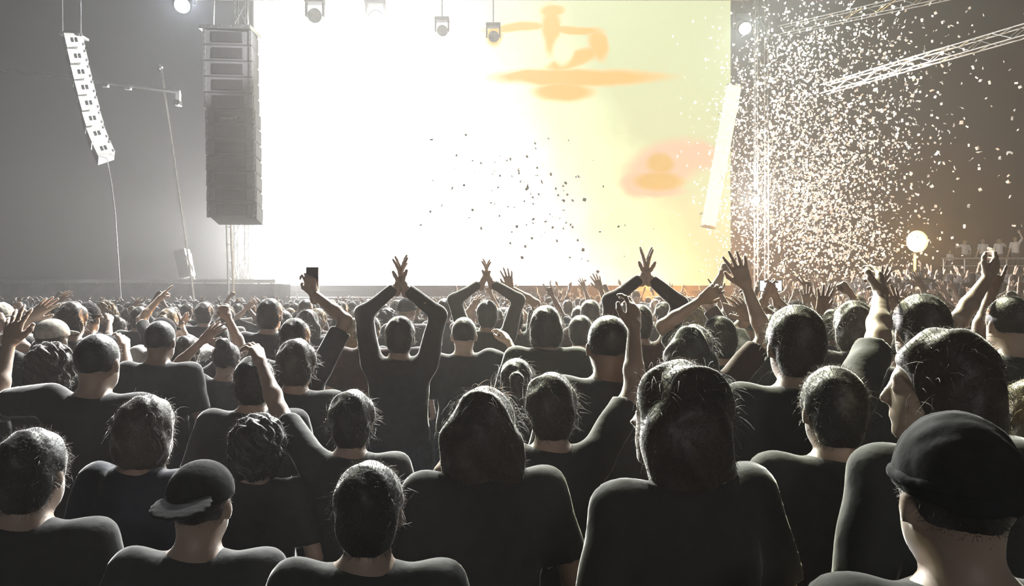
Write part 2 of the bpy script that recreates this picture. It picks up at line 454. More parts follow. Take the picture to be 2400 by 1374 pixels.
a, b_ = at(250, 368, Yb) - Vector((top.x, Yb, 0)), at(270, 500, Yb) - Vector((top.x, Yb, 0))
MB().tube([a, (a + b_) / 2 + Vector((0.02, 0, 0)), b_, (b_.x + 0.25, 0, 0.3)], 0.014, 6).build('cable', M_STEEL, arr)

# big array seen from behind, in front of the wall (pixels 487-607, 75-518)
Yp = 20.0
tp = at(545, 85, Yp)
arr2 = empty('main_line_array', (tp.x, Yp, 0)); tag(arr2, 'tall dark hanging main loudspeaker column at left edge of white glow', 'speaker')
nC = 12
pts = []
for i in range(nC):
    t = (i + 0.5) / nC
    py = 80 + (520 - 80) * t
    px = 541 + 8 * t + (3 if t > .45 else 0)
    pts.append((px, py))
cw = 112 / F * Yp; ch = (440 / nC) / F * Yp
cb = MB().box((0, 0, 0), (cw, 0.75, ch * 0.985), None, 0.03).mesh('cabinet', M_CABINET)
rear = MB().box((0, 0, 0), (cw * 0.62, 0.05, ch * 0.66), None, 0.012).mesh('rear_panel', M_BLACKMETAL)
rib = MB().box((0, 0, 0), (0.06, 0.10, ch * 0.9)).mesh('rigging_bar', M_STEEL)
last = MB().prism([(-cw * 0.40, -0.375, -ch / 2), (cw / 2, -0.375, -ch / 2), (cw / 2, -0.375, ch / 2), (-cw / 2, -0.375, ch / 2), (-cw / 2, -0.375, -ch * 0.05)], (0, 0.75, 0)).mesh('cabinet', M_CABINET)
for i, (px, py) in enumerate(pts):
    q = at(px, py, Yp)
    tilt = max(0, i - 5) * 1.4
    o = link_mesh('cabinet', last if i == nC - 1 else cb, None, arr2); o.location = (q.x - tp.x, 0, q.z); o.rotation_euler = (math.radians(-tilt), 0, math.radians(6))
    s = link_mesh('rear_panel', rear, None, o); s.location = (0, -0.385, 0)
    for sx in (-1, 1):
        s = link_mesh('rigging_bar', rib, None, o); s.location = (sx * cw * 0.46, -0.36, 0)
q = at(541, 76, Yp) - Vector((tp.x, Yp, 0))
MB().box((q.x, 0, q.z), (cw * 1.05, 0.9, 0.10)).build('fly_frame', M_STEEL, arr2)
for dx in (-0.45, 0.45): MB().tube([(q.x + dx, 0, q.z), (q.x + dx * 0.7, 0, q.z + 6)], 0.02, 6).build('chain', M_STEEL, arr2)
q = at(547, 286, Yp) - Vector((tp.x, Yp, 0))
MB().box((q.x, -0.40, q.z), (0.5, 0.06, 0.07)).build('gap_glint_bar', M_ALU, arr2)  # bright bar standing for the lit gap between cabinets

# thin twin-pole mast under it
mb = at(540, 660, 24.0)
ms = empty('twin_pole_mast', (mb.x, 24.0, 0)); tag(ms, 'slim twin pole mast standing under the tall loudspeaker column', 'mast')
for (a, c) in (((531, 512), (536, 690)), ((540, 512), (548, 690))):
    A = at(*a, 24.0) - Vector((mb.x, 24, 0)); B = at(*c, 24.0) - Vector((mb.x, 24, 0)); B2 = B + (B - A).normalized() * (B.z / abs((B - A).normalized().z))
    MB().tube([A, B2], 0.035, 8).build('pole', M_ALU, ms)
for py in (530, 570, 610, 650):
    A = at(532, py, 24.0) - Vector((mb.x, 24, 0)); B = at(543, py + 6, 24.0) - Vector((mb.x, 24, 0)); MB().tube([A, B], 0.015, 6).build('rung', M_ALU, ms)
MB().box((0, 0, 0.03), (0.7, 0.7, 0.06)).build('base_plate', M_STEEL, ms)

# long camera boom crossing behind the curved array, with a hanging camera head
Yj = 24.0
pA, pB = at(-40, 160, Yj), at(422, 216, Yj)
jb = empty('camera_boom', (pB.x, Yj, 0)); tag(jb, 'long thin camera boom with a small hanging camera at upper left', 'crane')
o0 = Vector((pB.x, Yj, 0))
pM = at(205, 189, Yj)
MB().tube([pM - o0, pB - o0], 0.055, 8).build('front_arm', M_ALU, jb)
MB().tube([pA - o0, pM - o0], 0.028, 8).build('rear_arm', M_STEEL, jb)
q = at(418, 232, Yj) - o0
MB().box(q, (0.12, 0.14, 0.36)).build('camera_head', M_ALU, jb)
MB().box(q + Vector((0.03, -0.1, -0.16)), (0.16, 0.3, 0.16), None, 0.02).build('camera', M_BLACKMETAL, jb)
for px in (247, 300): MB().box(at(px, 199 + (px - 247) * .12, Yj) - o0, (0.2, 0.12, 0.14), None, 0.02).build('counter_clamp', M_STEEL, jb)
pC = at(-30, 161, Yj) - o0
MB().tube([(pC.x, 0, 0), (pC.x, 0, pC.z)], 0.09, 8).build('crane_post', M_STEEL, jb)

# leaning mast cable
pA, pB = at(378, 160, 25.0), at(440, 596, 25.0)
gy = empty('guy_mast', (pB.x, 25.0, 0)); tag(gy, 'thin pale leaning mast left of the tall loudspeaker column', 'mast')
o0 = Vector((pB.x, 25.0, 0)); dd = (pB - pA).normalized(); foot = pB + dd * (pB.z / -dd.z)
MB().tube([pA - o0, (pA + pB) / 2 - o0, foot - o0], 0.035, 8).build('pole', M_ALU, gy)
MB().tube([pA - o0 + Vector((-0.08, 0, 0.1)), pA - o0 + Vector((0, 0, 0))], 0.06, 8).build('cap', M_STEEL, gy)
MB().tube([foot - o0 + Vector((0, 0, 0)), foot - o0 + Vector((0, 0, 0.12))], 0.16, 10).build('foot', M_STEEL, gy)


# --- roof truss and right-hand trusses ------------------------------------------------
def truss(name, label, A, B, size, step, r, m_, bright_pairs=False):
    A, B = Vector(A), Vector(B); root = empty(name, A); tag(root, label, 'truss')
    t = (B - A); Ln = t.length; t.normalize(); side = t.cross(Vector((0, 0, 1))).normalized(); up = side.cross(t).normalized()
    cor = [(-1, -1), (1, -1), (1, 1), (-1, 1)]
    off = [side * (sx * size / 2) + up * (sz * size / 2) for sx, sz in cor]
    for f in off: MB().tube([f, f + t * Ln], r, 8).build('chord', m_, root)
    n = int(Ln / step); br = {}
    for i in range(n):
        for k in range(4):
            a, b2 = off[k], off[(k + 1) % 4]
            if i % 2: a, b2 = b2, a
            length = round((t * step + b2 - a).length, 4)
            MBk = MB().tube([a + t * (i * step), b2 + t * ((i + 1) * step)], r * 0.55, 6)
            MBk.build('brace', m_, root)
    return root
# lower bright truss: pixels (2400,75) -> (1950,205)
A = at(2560, 26, 16.2); Bq = at(1930, 210, 23.6)
truss('lighting_truss', 'bright box truss running from the right edge down behind the confetti', A, Bq, 0.26, 0.55, 0.022, M_ALU)
A = at(2420, -60, 20.0); Bq = at(1830, 72, 29.0)
truss('roof_truss', 'dim box truss above the confetti at upper right corner', A, Bq, 0.30, 0.7, 0.020, M_STEEL)
A = at(420, -14, 29.6); Bq = at(1760, -6, 29.6)
truss('stage_roof_truss', 'horizontal roof truss with hanging lamps along the top of the picture', (A.x, 29.6, 13.5), (Bq.x, 29.6, 13.5), 0.5, 0.9, 0.03, M_ALU)
MB_post = None
for nm, px in (('left', 560), ('right', 1790)):
    xx = (px - CX) / F * 29.0
    tw = truss('support_tower', 'upright truss tower carrying the stage roof ' + ('behind the tall loudspeaker column' if nm == 'left' else 'hidden in the thick confetti'),
               (xx, 29.27, 0.0), (xx + 0.001, 29.27, 13.2), 0.4, 0.8, 0.03, M_STEEL)


def stage_lamp(px, py, Y, label, lens_col, lens_str, aim, size=1.0, floor=False):
    """moving head: base hooked to the truss, yoke, head barrel, lens"""
    p = at(px, py, Y); o = empty('stage_lamp', (p.x, p.y, p.z)); tag(o, label, 'lamp')
    s = size
    d = (Vector(aim) - p).normalized(); q = d.to_track_quat('Z', 'Y').to_matrix().to_4x4()
    MB().lathe([(0.05 * s, -0.24 * s), (0.15 * s, -0.20 * s), (0.19 * s, 0.0), (0.19 * s, 0.18 * s), (0.21 * s, 0.2 * s), (0.21 * s, 0.25 * s)], 20, q).build('head', M_BLACKMETAL, o, True)
    lens = MB().lathe([(0.01, 0.252 * s), (0.175 * s, 0.253 * s), (0.175 * s, 0.256 * s), (0.01, 0.275 * s)], 20, q)
    lens.build('lens', emat('lamp_lens', lens_col, lens_str) if lens_str else M_PHONE, o)
    if not floor:
      for sx in (-1, 1): MB().box((sx * 0.25 * s, 0, 0.14 * s), (0.06 * s, 0.14 * s, 0.42 * s), None, 0.01).build('yoke_arm', M_BLACKMETAL, o)
      MB().box((0, 0, 0.40 * s), (0.56 * s, 0.34 * s, 0.14 * s), None, 0.02).build('base', M_BLACKMETAL, o)
    if floor:
        MB().tube([(0, 0.05, -p.z + 1.68), (0, 0.05, -0.1)], 0.03, 8).build('stand', M_WHITECAB, o)
        MB().lathe([(0.3, 1.68 - p.z), (0.3, 1.71 - p.z), (0.03, 1.74 - p.z)], 16).build('stand_foot', M_STEEL, o)
        return o
    MB().tube([(0, 0, 0.46 * s), (0, 0, max(0.6 * s, 13.3 - p.z))], 0.03, 8).build('hanging_clamp', M_STEEL, o)
    return o
stage_lamp(432, 6, 27.5, 'glowing blue-white stage lamp at top left above the camera boom', (0.55, 0.85, 1.0), 14, (-9, 12, 1), 1.5)
stage_lamp(1742, 62, 29.3, 'glowing cyan-white stage lamp above the left edge of the confetti', (0.75, 1.0, 1.0), 14, (8, 12, 1), 1.3)
stage_lamp(738, 34, 29.6, 'unlit stage lamp hanging at top, nearest the tall loudspeaker column', (1, 1, 1), 0, (-3, 8, 1), 1.3)
stage_lamp(880, 40, 29.6, 'stage lamp with added white light, hanging at top over the white glow', (1, 1, 0.97), 8, (0, 6, 1.6), 1.4)  # glowing lens added to go with the back fill
stage_lamp(1772, 470, 28.6, 'added white lamp on the truss tower inside the thick confetti', (1, 1, 0.97), 6, (1.5, 6, 3), 0.8)  # invented fixture for the right haze fill
stage_lamp(1530, 652, 29.75, 'added amber lamp on a short stand at the stage edge behind the joined amber arms', (1.0, 0.55, 0.16), 6, (2, 7, 1.75), 0.7, True)  # fixture made up to carry the amber fill
stage_lamp(640, 560, 34.9, 'added white lamp on a stand, unseen at the left edge of the white glow', (1, 1, 0.97), 10, (-2, 6, 3), 1.2, True)  # fixture added for the left haze fill, lost in the glow
stage_lamp(1036, 70, 29.6, 'unlit olive tinted stage lamp at top between white and yellow glow', (1, 1, 1), 0, (1, 8, 1), 1.0)
stage_lamp(1156, 84, 29.6, 'unlit stage lamp hanging just left of the orange shape', (1, 1, 1), 0, (2, 8, 1), 1.0)

# amber floodlight on a mast at the right (pixel 2150, 565)
p = at(2150, 566, 31.0)
fl = empty('floodlight', (p.x, p.y, 0)); tag(fl, 'round glowing amber floodlight on a post over the crowd at right', 'lamp')
MB().tube([(0, 0.2, 0), (0, 0.2, p.z)], 0.06, 10).build('post', M_STEEL, fl)
MB().lathe([(0.12, 0.30), (0.3, 0.22), (0.42, 0.02), (0.44, 0.0)], 24, Matrix.Translation((0, 0, p.z)) @ Matrix.Rotation(math.radians(-90), 4, 'X')).build('reflector', M_STEEL, fl, True)
MB().lathe([(0.02, 0.0), (0.36, -0.01), (0.36, -0.04), (0.02, -0.09)], 24, Matrix.Translation((0, 0, p.z)) @ Matrix.Rotation(math.radians(-90), 4, 'X')).build('lens', emat('amber_lens', (1.0, 0.80, 0.36), 14), fl, True)
MB().tube([(-0.5, 0.2, p.z - 0.15), (0.5, 0.2, p.z - 0.15)], 0.03, 8).build('bracket', M_STEEL, fl)

# raised viewing platform at far right
Yv = 38.0
vx0, vx1 = (2205 - CX) / F * Yv, (2560 - CX) / F * Yv; vz = EYE + (687 - 640) / F * Yv
vp = empty('viewing_platform', ((vx0 + vx1) / 2, Yv, 0)); tag(vp, 'raised viewing platform with pale front rail at far right', 'platform')
hw = (vx1 - vx0) / 2
MB().box((0, 1.5, vz - 0.08), (hw * 2, 3.2, 0.16)).build('deck', M_DECK, vp)
MB().box((0, -0.08, vz / 2 - 0.08), (hw * 2, 0.05, vz - 0.16)).build('skirt', M_CLOTH, vp)
rz_ = EYE + (687 - 606) / F * Yv
MB().tube([(-hw, -0.05, rz_), (hw, -0.05, rz_)], 0.05, 8).build('top_rail', M_ALU, vp)
MB().tube([(-hw, -0.05, vz + 0.35), (hw, -0.05, vz + 0.35)], 0.03, 8).build('mid_rail', M_ALU, vp)
for k in range(8):
    xx = -hw + 0.1 + k * (2 * hw - 0.2) / 7
    MB().tube([(xx, -0.05, 0), (xx, -0.05, rz_)], 0.035, 8).build('rail_post', M_ALU, vp)

# low terrace that lifts the crowd at the far right
tr = empty('crowd_terrace', (15.5, 22.0, 0)); tag(tr, 'low terrace lifting the far crowd under the amber floodlight', 'platform')
MB().box((0, 0, 0.57), (11.5, 8.6, 0.06)).build('deck', M_DECK, tr)
MB().box((0, -4.28, 0.27), (11.5, 0.05, 0.54)).build('front_skirt', M_CLOTH, tr)
MB().box((-5.72, 0, 0.27), (0.05, 8.5, 0.54)).build('side_skirt', M_CLOTH, tr)
for k in range(4):
    for yy in (-4.0, 0, 4.0): MB().tube([(-5.4 + k * 3.6, yy, 0), (-5.4 + k * 3.6, yy, 0.54)], 0.05, 8).build('leg', M_STEEL, tr)
# ------------------------------------------------------------------ people: smooth implicit bodies -> one surface each
def cap(a, b, ra, rb=None, k=0.03, flat=False, sub=False, sc_=None):
    return dict(t='c', a=np.array(a, float), b=np.array(b, float), ra=ra, rb=ra if rb is None else rb, k=k, flat=flat, sub=sub)
def ell(c, r, R=None, k=0.03, sub=False):
    return dict(t='e', c=np.array(c, float), r=np.array(r, float), R=None if R is None else np.array(R, float), k=k, sub=sub)

def surf(prims, h, cut=None, wob=0.0, wobf=20.0):
    """naive surface nets on a grid of spacing h; returns vertices, quads"""
    lo = np.full(3, 9.0); hi = np.full(3, -9.0)
    for p in prims:
        if p['sub']: continue
        if p['t'] == 'c':
            r = max(p['ra'], p['rb']); lo = np.minimum(lo, np.minimum(p['a'], p['b']) - r); hi = np.maximum(hi, np.maximum(p['a'], p['b']) + r)
        else:
            r = p['r'] if p['R'] is None else np.full(3, p['r'].max()); lo = np.minimum(lo, p['c'] - r); hi = np.maximum(hi, p['c'] + r)
    lo -= 3 * h + wob; hi += 3 * h + wob
    n = np.ceil((hi - lo) / h).astype(int) + 1
    D = np.full(n, 0.5, np.float32)
    ax = [(lo[i] + h * np.arange(n[i])).astype(np.float32) for i in range(3)]
    for p in prims:
        m = p['k'] * 1.5 + 3 * h
        if p['t'] == 'c':
            r = max(p['ra'], p['rb']); bl = np.minimum(p['a'], p['b']) - r - m; bh = np.maximum(p['a'], p['b']) + r + m
        else:
            r = p['r'] if p['R'] is None else np.full(3, p['r'].max()); bl = p['c'] - r - m; bh = p['c'] + r + m
        i0 = np.clip(np.floor((bl - lo) / h).astype(int), 0, n); i1 = np.clip(np.ceil((bh - lo) / h).astype(int) + 1, 0, n)
        if (i1 <= i0).any(): continue
        x = ax[0][i0[0]:i1[0], None, None]; y = ax[1][None, i0[1]:i1[1], None]; z = ax[2][None, None, i0[2]:i1[2]]
        if p['t'] == 'c':
            ba = p['b'] - p['a']; L2 = float(ba @ ba) + 1e-9
            px, py, pz = x - p['a'][0], y - p['a'][1], z - p['a'][2]
            tt = (px * ba[0] + py * ba[1] + pz * ba[2]) / L2; tc = np.clip(tt, 0, 1)
            d = np.sqrt((px - tc * ba[0]) ** 2 + (py - tc * ba[1]) ** 2 + (pz - tc * ba[2]) ** 2) - (p['ra'] + (p['rb'] - p['ra']) * tc)
            if p['flat']: d = np.maximum(d, (tt - 1) * math.sqrt(L2))
        else:
            px, py, pz = x - p['c'][0], y - p['c'][1], z - p['c'][2]
            if p['R'] is not None:
                R = p['R']; px, py, pz = (R[0, 0] * px + R[1, 0] * py + R[2, 0] * pz, R[0, 1] * px + R[1, 1] * py + R[2, 1] * pz, R[0, 2] * px + R[1, 2] * py + R[2, 2] * pz)
            r = p['r']; k0 = np.sqrt((px / r[0]) ** 2 + (py / r[1]) ** 2 + (pz / r[2]) ** 2)
            k1 = np.sqrt((px / r[0] ** 2) ** 2 + (py / r[1] ** 2) ** 2 + (pz / r[2] ** 2) ** 2) + 1e-6
            d = k0 * (k0 - 1) / k1
        S = D[i0[0]:i1[0], i0[1]:i1[1], i0[2]:i1[2]]
        k = p['k']
        if p['sub']:
            d = -d; hh = np.maximum(k - np.abs(S - d), 0) / k; S[...] = np.maximum(S, d) + hh * hh * k / 4
        else:
            hh = np.maximum(k - np.abs(S - d), 0) / k; S[...] = np.minimum(S, d) - hh * hh * k / 4
    if cut is not None:                                   # keep only z above cut
        D = np.maximum(D, (cut - ax[2])[None, None, :])
    ins = D < 0
    c = [ins[a:n[0] - 1 + a, b:n[1] - 1 + b, e:n[2] - 1 + e] for a in (0, 1) for b in (0, 1) for e in (0, 1)]
    s = c[0].astype(np.int8)
    for q in c[1:]: s = s + q
    act = (s > 0) & (s < 8)
    I, J, K = np.nonzero(act)
    ids = np.full(act.shape, -1, np.int32); ids[I, J, K] = np.arange(len(I))
    P = np.zeros((len(I), 3)); cnt = np.zeros(len(I))
    corners = [(a, b, e) for a in (0, 1) for b in (0, 1) for e in (0, 1)]
    for u in corners:
        for axn in range(3):
            if u[axn]: continue
            v = list(u); v[axn] = 1
            d0 = D[I + u[0], J + u[1], K + u[2]]; d1 = D[I + v[0], J + v[1], K + v[2]]
            mk = (d0 < 0) != (d1 < 0)
            t = np.where(mk, d0 / np.where(mk, d0 - d1, 1), 0)
            base = np.array(u, float)[None, :].repeat(len(I), 0); base[:, axn] += t
            P += base * mk[:, None]; cnt += mk
    P = P / cnt[:, None] + np.stack([I, J, K], 1)
    V = lo + P * h
    Q = []
    for axn in range(3):
        o1, o2 = (axn + 1) % 3, (axn + 2) % 3
        a = np.moveaxis(ins, (axn, o1, o2), (0, 1, 2)); idm = np.moveaxis(ids, (axn, o1, o2), (0, 1, 2))
        A = a[:-1, 1:-1, 1:-1]; B = a[1:, 1:-1, 1:-1]
        i, j, k = np.nonzero(A != B); f = A[i, j, k]
        j1, k1 = j + 1, k + 1
        q = np.stack([idm[i, j1 - 1, k1 - 1], idm[i, j1, k1 - 1], idm[i, j1, k1], idm[i, j1 - 1, k1]], 1)
        q[~f] = q[~f][:, ::-1]
        Q.append(q)
    Q = np.concatenate(Q)
    Q = Q[(Q >= 0).all(1)]
    if wob:
        ph = V * wobf
        V = V + wob * np.stack([np.sin(ph[:, 1] * 1.3 + 2 * np.sin(ph[:, 2] * .7)), np.sin(ph[:, 0] * 1.1 + ph[:, 2]), np.sin(ph[:, 0] + 1.7 * ph[:, 1])], 1) * 0.6
    return V, Q


# --- hands: palm, four fingers of different length, thumb at the side ------------------
HP = {   # curl angles (knuckle, middle, tip) for index, middle, ring, little; thumb: 0 out, 1 across
    'open':  ([(.10, .12, .08), (.05, .1, .08), (.1, .12, .1), (.18, .15, .1)], .17, 0),
    'relax': ([(.35, .5, .3), (.45, .55, .35), (.5, .6, .4), (.55, .6, .4)], .07, .3),
    'fist':  ([(1.45, 1.7, .9)] * 4, .0, 1),
    'point': ([(.05, .05, .05), (1.4, 1.7, .9), (1.45, 1.7, .9), (1.5, 1.7, .9)], .02, 1),
    'horns': ([(.05, .08, .05), (1.4, 1.7, .9), (1.45, 1.7, .9), (.1, .1, .08)], .10, 1),
    'peace': ([(.05, .05, .05), (.05, .05, .05), (1.45, 1.7, .9), (1.5, 1.7, .9)], .15, 1),
    'flat':  ([(.05, .06, .05)] * 4, .03, .2),
    'grip':  ([(.75, .9, .5), (.8, .95, .5), (.85, .95, .5), (.9, 1.0, .5)], .03, .6),
}
HAND_CACHE = {}
def hand_mesh(pose, h):
    if (pose, h) in HAND_CACHE: return HAND_CACHE[(pose, h)]
    curls, spread, th = HP[pose]
    kn = [(.031, 0, .088), (.010, -.002, .093), (-.011, 0, .088), (-.030, .004, .078)]
    ln = [(.043, .026, .021), (.047, .030, .022), (.043, .027, .021), (.034, .021, .018)]
    P = [cap((0, 0, -.045), (0, 0, .012), .026, .025, k=.02)]
    for i in range(4):
        P.append(cap((kn[i][0] * .55, .002, .015), kn[i], .0165, .0125, k=.016))
        p = np.array(kn[i], float); a = 0; sp = (1.5 - i) * spread
        for j in range(3):
            a += curls[i][j]
            d = np.array([math.sin(sp) * math.cos(a), math.sin(a), math.cos(sp) * math.cos(a)])
            q = p + d * ln[i][j]; P.append(cap(p, q, .0103 - .0011 * j, .0095 - .0012 * j, k=.004)); p = q
    if th < .5: T = [(.022, .010, .020), (.046, .018 + .02 * th, .048), (.062 - .02 * th, .022 + .03 * th, .074), (.068 - .03 * th, .026 + .03 * th, .098)]
    else: T = [(.022, .010, .020), (.042, .026, .045), (.036, .046, .068), (.012, .056, .076)]
    for j in range(3): P.append(cap(T[j], T[j + 1], (.017, .0125, .0115)[j], (.0125, .0115, .0095)[j], k=.008))
    HAND_CACHE[(pose, h)] = surf(P, h)
    return HAND_CACHE[(pose, h)]


def nrm(v): v = np.array(v, float); return v / (np.linalg.norm(v) + 1e-9)
UA, FA = 0.295, 0.262
SH = {1: np.array([.188, 0, 1.445]), -1: np.array([-.188, 0, 1.445])}
NAMED = {   # hand target (right side), elbow hint, palm normal, hand pose
    'down':  ((.29, .08, .93), (.4, -1, 0), (-1, .2, 0), 'relax'),
    'up':    ((.27, .14, 1.93), (1, .3, 0), (0, 1, 0), 'open'),
    'upfist': ((.25, .18, 1.88), (1, .3, 0), (-.6, .8, 0), 'fist'),
    'horns': ((.26, .16, 1.90), (1, .3, 0), (0, 1, 0), 'horns'),
    'point': ((.20, .34, 1.83), (1, 0, -.4), (-.5, .3, -.6), 'point'),
    'upout': ((.44, .10, 1.84), (1, .2, -.2), (-.2, 1, 0), 'open'),
    'peace': ((.30, .18, 1.86), (1, .3, -.2), (0, 1, 0), 'peace'),
    'bent':  ((.25, .22, 1.74), (1, 0, -.5), (-.3, 1, 0), 'open'),
    'bentfist': ((.24, .22, 1.70), (1, 0, -.5), (-.6, .8, 0), 'fist'),
    'low':   ((.30, .30, 1.55), (.8, -.2, -.8), (-.6, .6, 0), 'relax'),
    'joined': ((.045, .10, 1.88), (1, .1, .1), (-1, .1, 0), 'flat', (-.1, 0, 1)),
    'joinhigh': ((.05, .06, 1.93), (1, .1, 0), (-1, .3, 0), 'open', (-.1, 0, 1)),
    'clap':  ((.04, .36, 1.60), (1, 0, -.5), (-1, 0, 0), 'flat', (-.1, .3, 1)),
    'phone': ((.085, .36, 1.68), (.7, 0, -.9), (-.9, .5, 0), 'grip', (-.1, .1, 1)),
    'phoneup': ((.16, .22, 1.88), (1, .2, -.2), (-.7, .7, 0), 'grip'),
}


class Pose:
    """joints of one body, 1.75 m tall, facing +Y"""
    def __init__(self, left, right, head=(0, 0, 0), lean=0.0):
        self.arms = {}; self.hd = {}
        for s, spec in ((-1, left), (1, right)):
            if isinstance(spec, str): spec = NAMED[spec]
            T, hint, pn, hp = spec[:4]; hd = spec[4] if len(spec) > 4 else None
            if s == -1:
                if isinstance(T, tuple): T = (-T[0], T[1], T[2])
                hint = (-hint[0], hint[1], hint[2]); pn = (-pn[0], pn[1], pn[2]); hd = None if hd is None else (-hd[0], hd[1], hd[2])
            self.hd[s] = hd
            T = np.array(T, float); hint = np.array(hint, float); S = SH[s].copy()
            if T[2] > 1.5: S = S + np.array([-s * .018, .0, .035])
            v = T - S; L = np.linalg.norm(v); Lm = (UA + FA) * .995
            if L > Lm: T = S + v / L * Lm; L = Lm
            L = max(L, .12); u = nrm(v)
            a = (UA ** 2 - FA ** 2 + L ** 2) / (2 * L); hgt = math.sqrt(max(UA ** 2 - a * a, 1e-6))
            w = hint - u * (hint @ u); w = nrm(w)
            E = S + u * a + w * hgt
            self.arms[s] = (S, E, T, nrm(pn), hp)
        self.yaw, self.pitch, self.roll = [math.radians(x) for x in head]
        self.hc = np.array([0.0, 0.035, 1.625])
        R = Matrix.Rotation(self.yaw, 3, 'Z') @ Matrix.Rotation(self.pitch, 3, 'X') @ Matrix.Rotation(self.roll, 3, 'Y')
        self.HR = np.array(R)
    def hp(self, p): return self.hc + self.HR @ np.array(p, float)


def body_prims(P, face=True):
    pr = []
    # torso
    pr += [ell((0, .0, .985), (.165, .115, .13), k=.05), ell((0, .005, 1.12), (.142, .10, .14), k=.07), ell((0, .0, 1.30), (.165, .112, .17), k=.08),
           cap((-.12, -.005, 1.425), (.12, -.005, 1.425), .062, k=.07), ell((0, -.02, 1.455), (.11, .065, .055), k=.05)]
    # legs
    for s in (-1, 1):
        pr += [cap((s * .092, 0, .93), (s * .105, .015, .50), .088, .058, k=.05), cap((s * .105, .015, .50), (s * .112, -.01, .09), .056, .036, k=.03),
               ell((s * .105, -.02, .36), (.05, .055, .12), k=.03), cap((s * .112, -.03, .042), (s * .128, .145, .030), .038, .030, k=.03)]
    # neck and head
    pr += [cap((0, -.012, 1.44), P.hp((0, -.03, -.07)), .060, .056, k=.035)]
    pr += [ell(P.hp((0, -.012, .022)), (.076, .098, .098), P.HR, k=.03), ell(P.hp((0, .030, -.055)), (.060, .066, .070), P.HR, k=.035)]
    if face:
        pr += [ell(P.hp((0, .072, -.105)), (.024, .020, .018), P.HR, k=.02), cap(P.hp((0, .084, .012)), P.hp((0, .106, -.030)), .009, .0135, k=.014),
               cap(P.hp((-.035, .078, .022)), P.hp((.035, .078, .022)), .011, k=.014), ell(P.hp((0, .088, -.068)), (.024, .010, .011), P.HR, k=.008)]
        for s in (-1, 1):
            pr += [ell(P.hp((s * .033, .094, -.002)), (.015, .011, .010), P.HR, k=.012, sub=True), ell(P.hp((s * .032, .078, -.002)), (.0125, .0125, .0125), P.HR, k=.004),
                   ell(P.hp((s * .079, -.012, -.012)), (.011, .020, .032), P.HR, k=.010)]
    # arms
    for s in (-1, 1):
        S, E, W, pn, hp = P.arms[s]
        mid = (S + E) / 2; fm = E + (W - E) * .35
        pr += [cap(S, mid, .056, .047, k=.045), cap(mid, E, .047, .038, k=.03), cap(E, fm, .039, .039, k=.02), cap(fm, W, .039, .0255, k=.02)]
    return pr


def shirt_prims(P, long=False):
    pr = [ell((0, .0, 1.02), (.182, .132, .15), k=.06), ell((0, .005, 1.13), (.163, .120, .15), k=.07), ell((0, .0, 1.30), (.182, .128, .175), k=.08),
          cap((-.125, -.005, 1.425), (.125, -.005, 1.425), .074, k=.06), ell((0, -.020, 1.462), (.095, .080, .042), k=.05)]
    for s in (-1, 1):
        S, E, W, pn, hp = P.arms[s]
        if long:
            pr += [cap(S, E, .068, .052, k=.05), cap(E, E + (W - E) * .93, .052, .037, k=.03, flat=True)]
        else:
            pr += [cap(S, S + (E - S) * .78, .068, .062, k=.05, flat=True)]
    return pr


def trouser_prims(P):
    pr = [ell((0, .0, .965), (.178, .128, .13), k=.05)]
    for s in (-1, 1):
        pr += [cap((s * .095, 0, .93), (s * .105, .008, .50), .100, .076, k=.05), cap((s * .105, .008, .50), (s * .112, -.016, .07), .077, .070, k=.03, flat=True), ell((s * .105, -.024, .36), (.064, .070, .14), k=.03)]
    return pr


def hand_xform(E, W, pn, s, hd=None):
    z = nrm(W - E) if hd is None else nrm(nrm(hd) + .35 * nrm(W - E)); y = nrm(pn - z * (pn @ z)); x = np.cross(y, z)
    # right hand raised with the palm forward has its thumb towards -x
    return np.stack([x * (-s), y, z], 1)


PM = {}
def pose_meshes(key, P, h=.0125, hh=.0055, long=False, hs=1.0):
    if key in PM: return PM[key]
    V, Q = surf(body_prims(P), h)
    Vs, Qs = [V], [Q]; nv = len(V)
    tips = {}
    for s in (-1, 1):
        S, E, W, pn, hp = P.arms[s]
        hV, hQ = hand_mesh(hp, hh); M = hand_xform(E, W, pn, s, P.hd[s])
        hv = (hV * hs) @ M.T + W + nrm(W - E) * .012
        Vs.append(hv); Qs.append((hQ if s < 0 else hQ[:, ::-1]) + nv); nv += len(hv)
        tips[s] = W + M @ np.array([0, .045, .085])
    bm = np_mesh('body', np.concatenate(Vs), np.concatenate(Qs))
    sV, sQ = surf(shirt_prims(P, long), h * 1.1, cut=.90, wob=.004, wobf=26)
    sm = np_mesh('shirt', sV, sQ)
    if 'T' not in PM: tV, tQ = surf(trouser_prims(P), .0145, wob=.003); PM['T'] = np_mesh('trousers', tV, tQ)
    PM[key] = (bm, sm, PM['T'], P, tips)
    return PM[key]


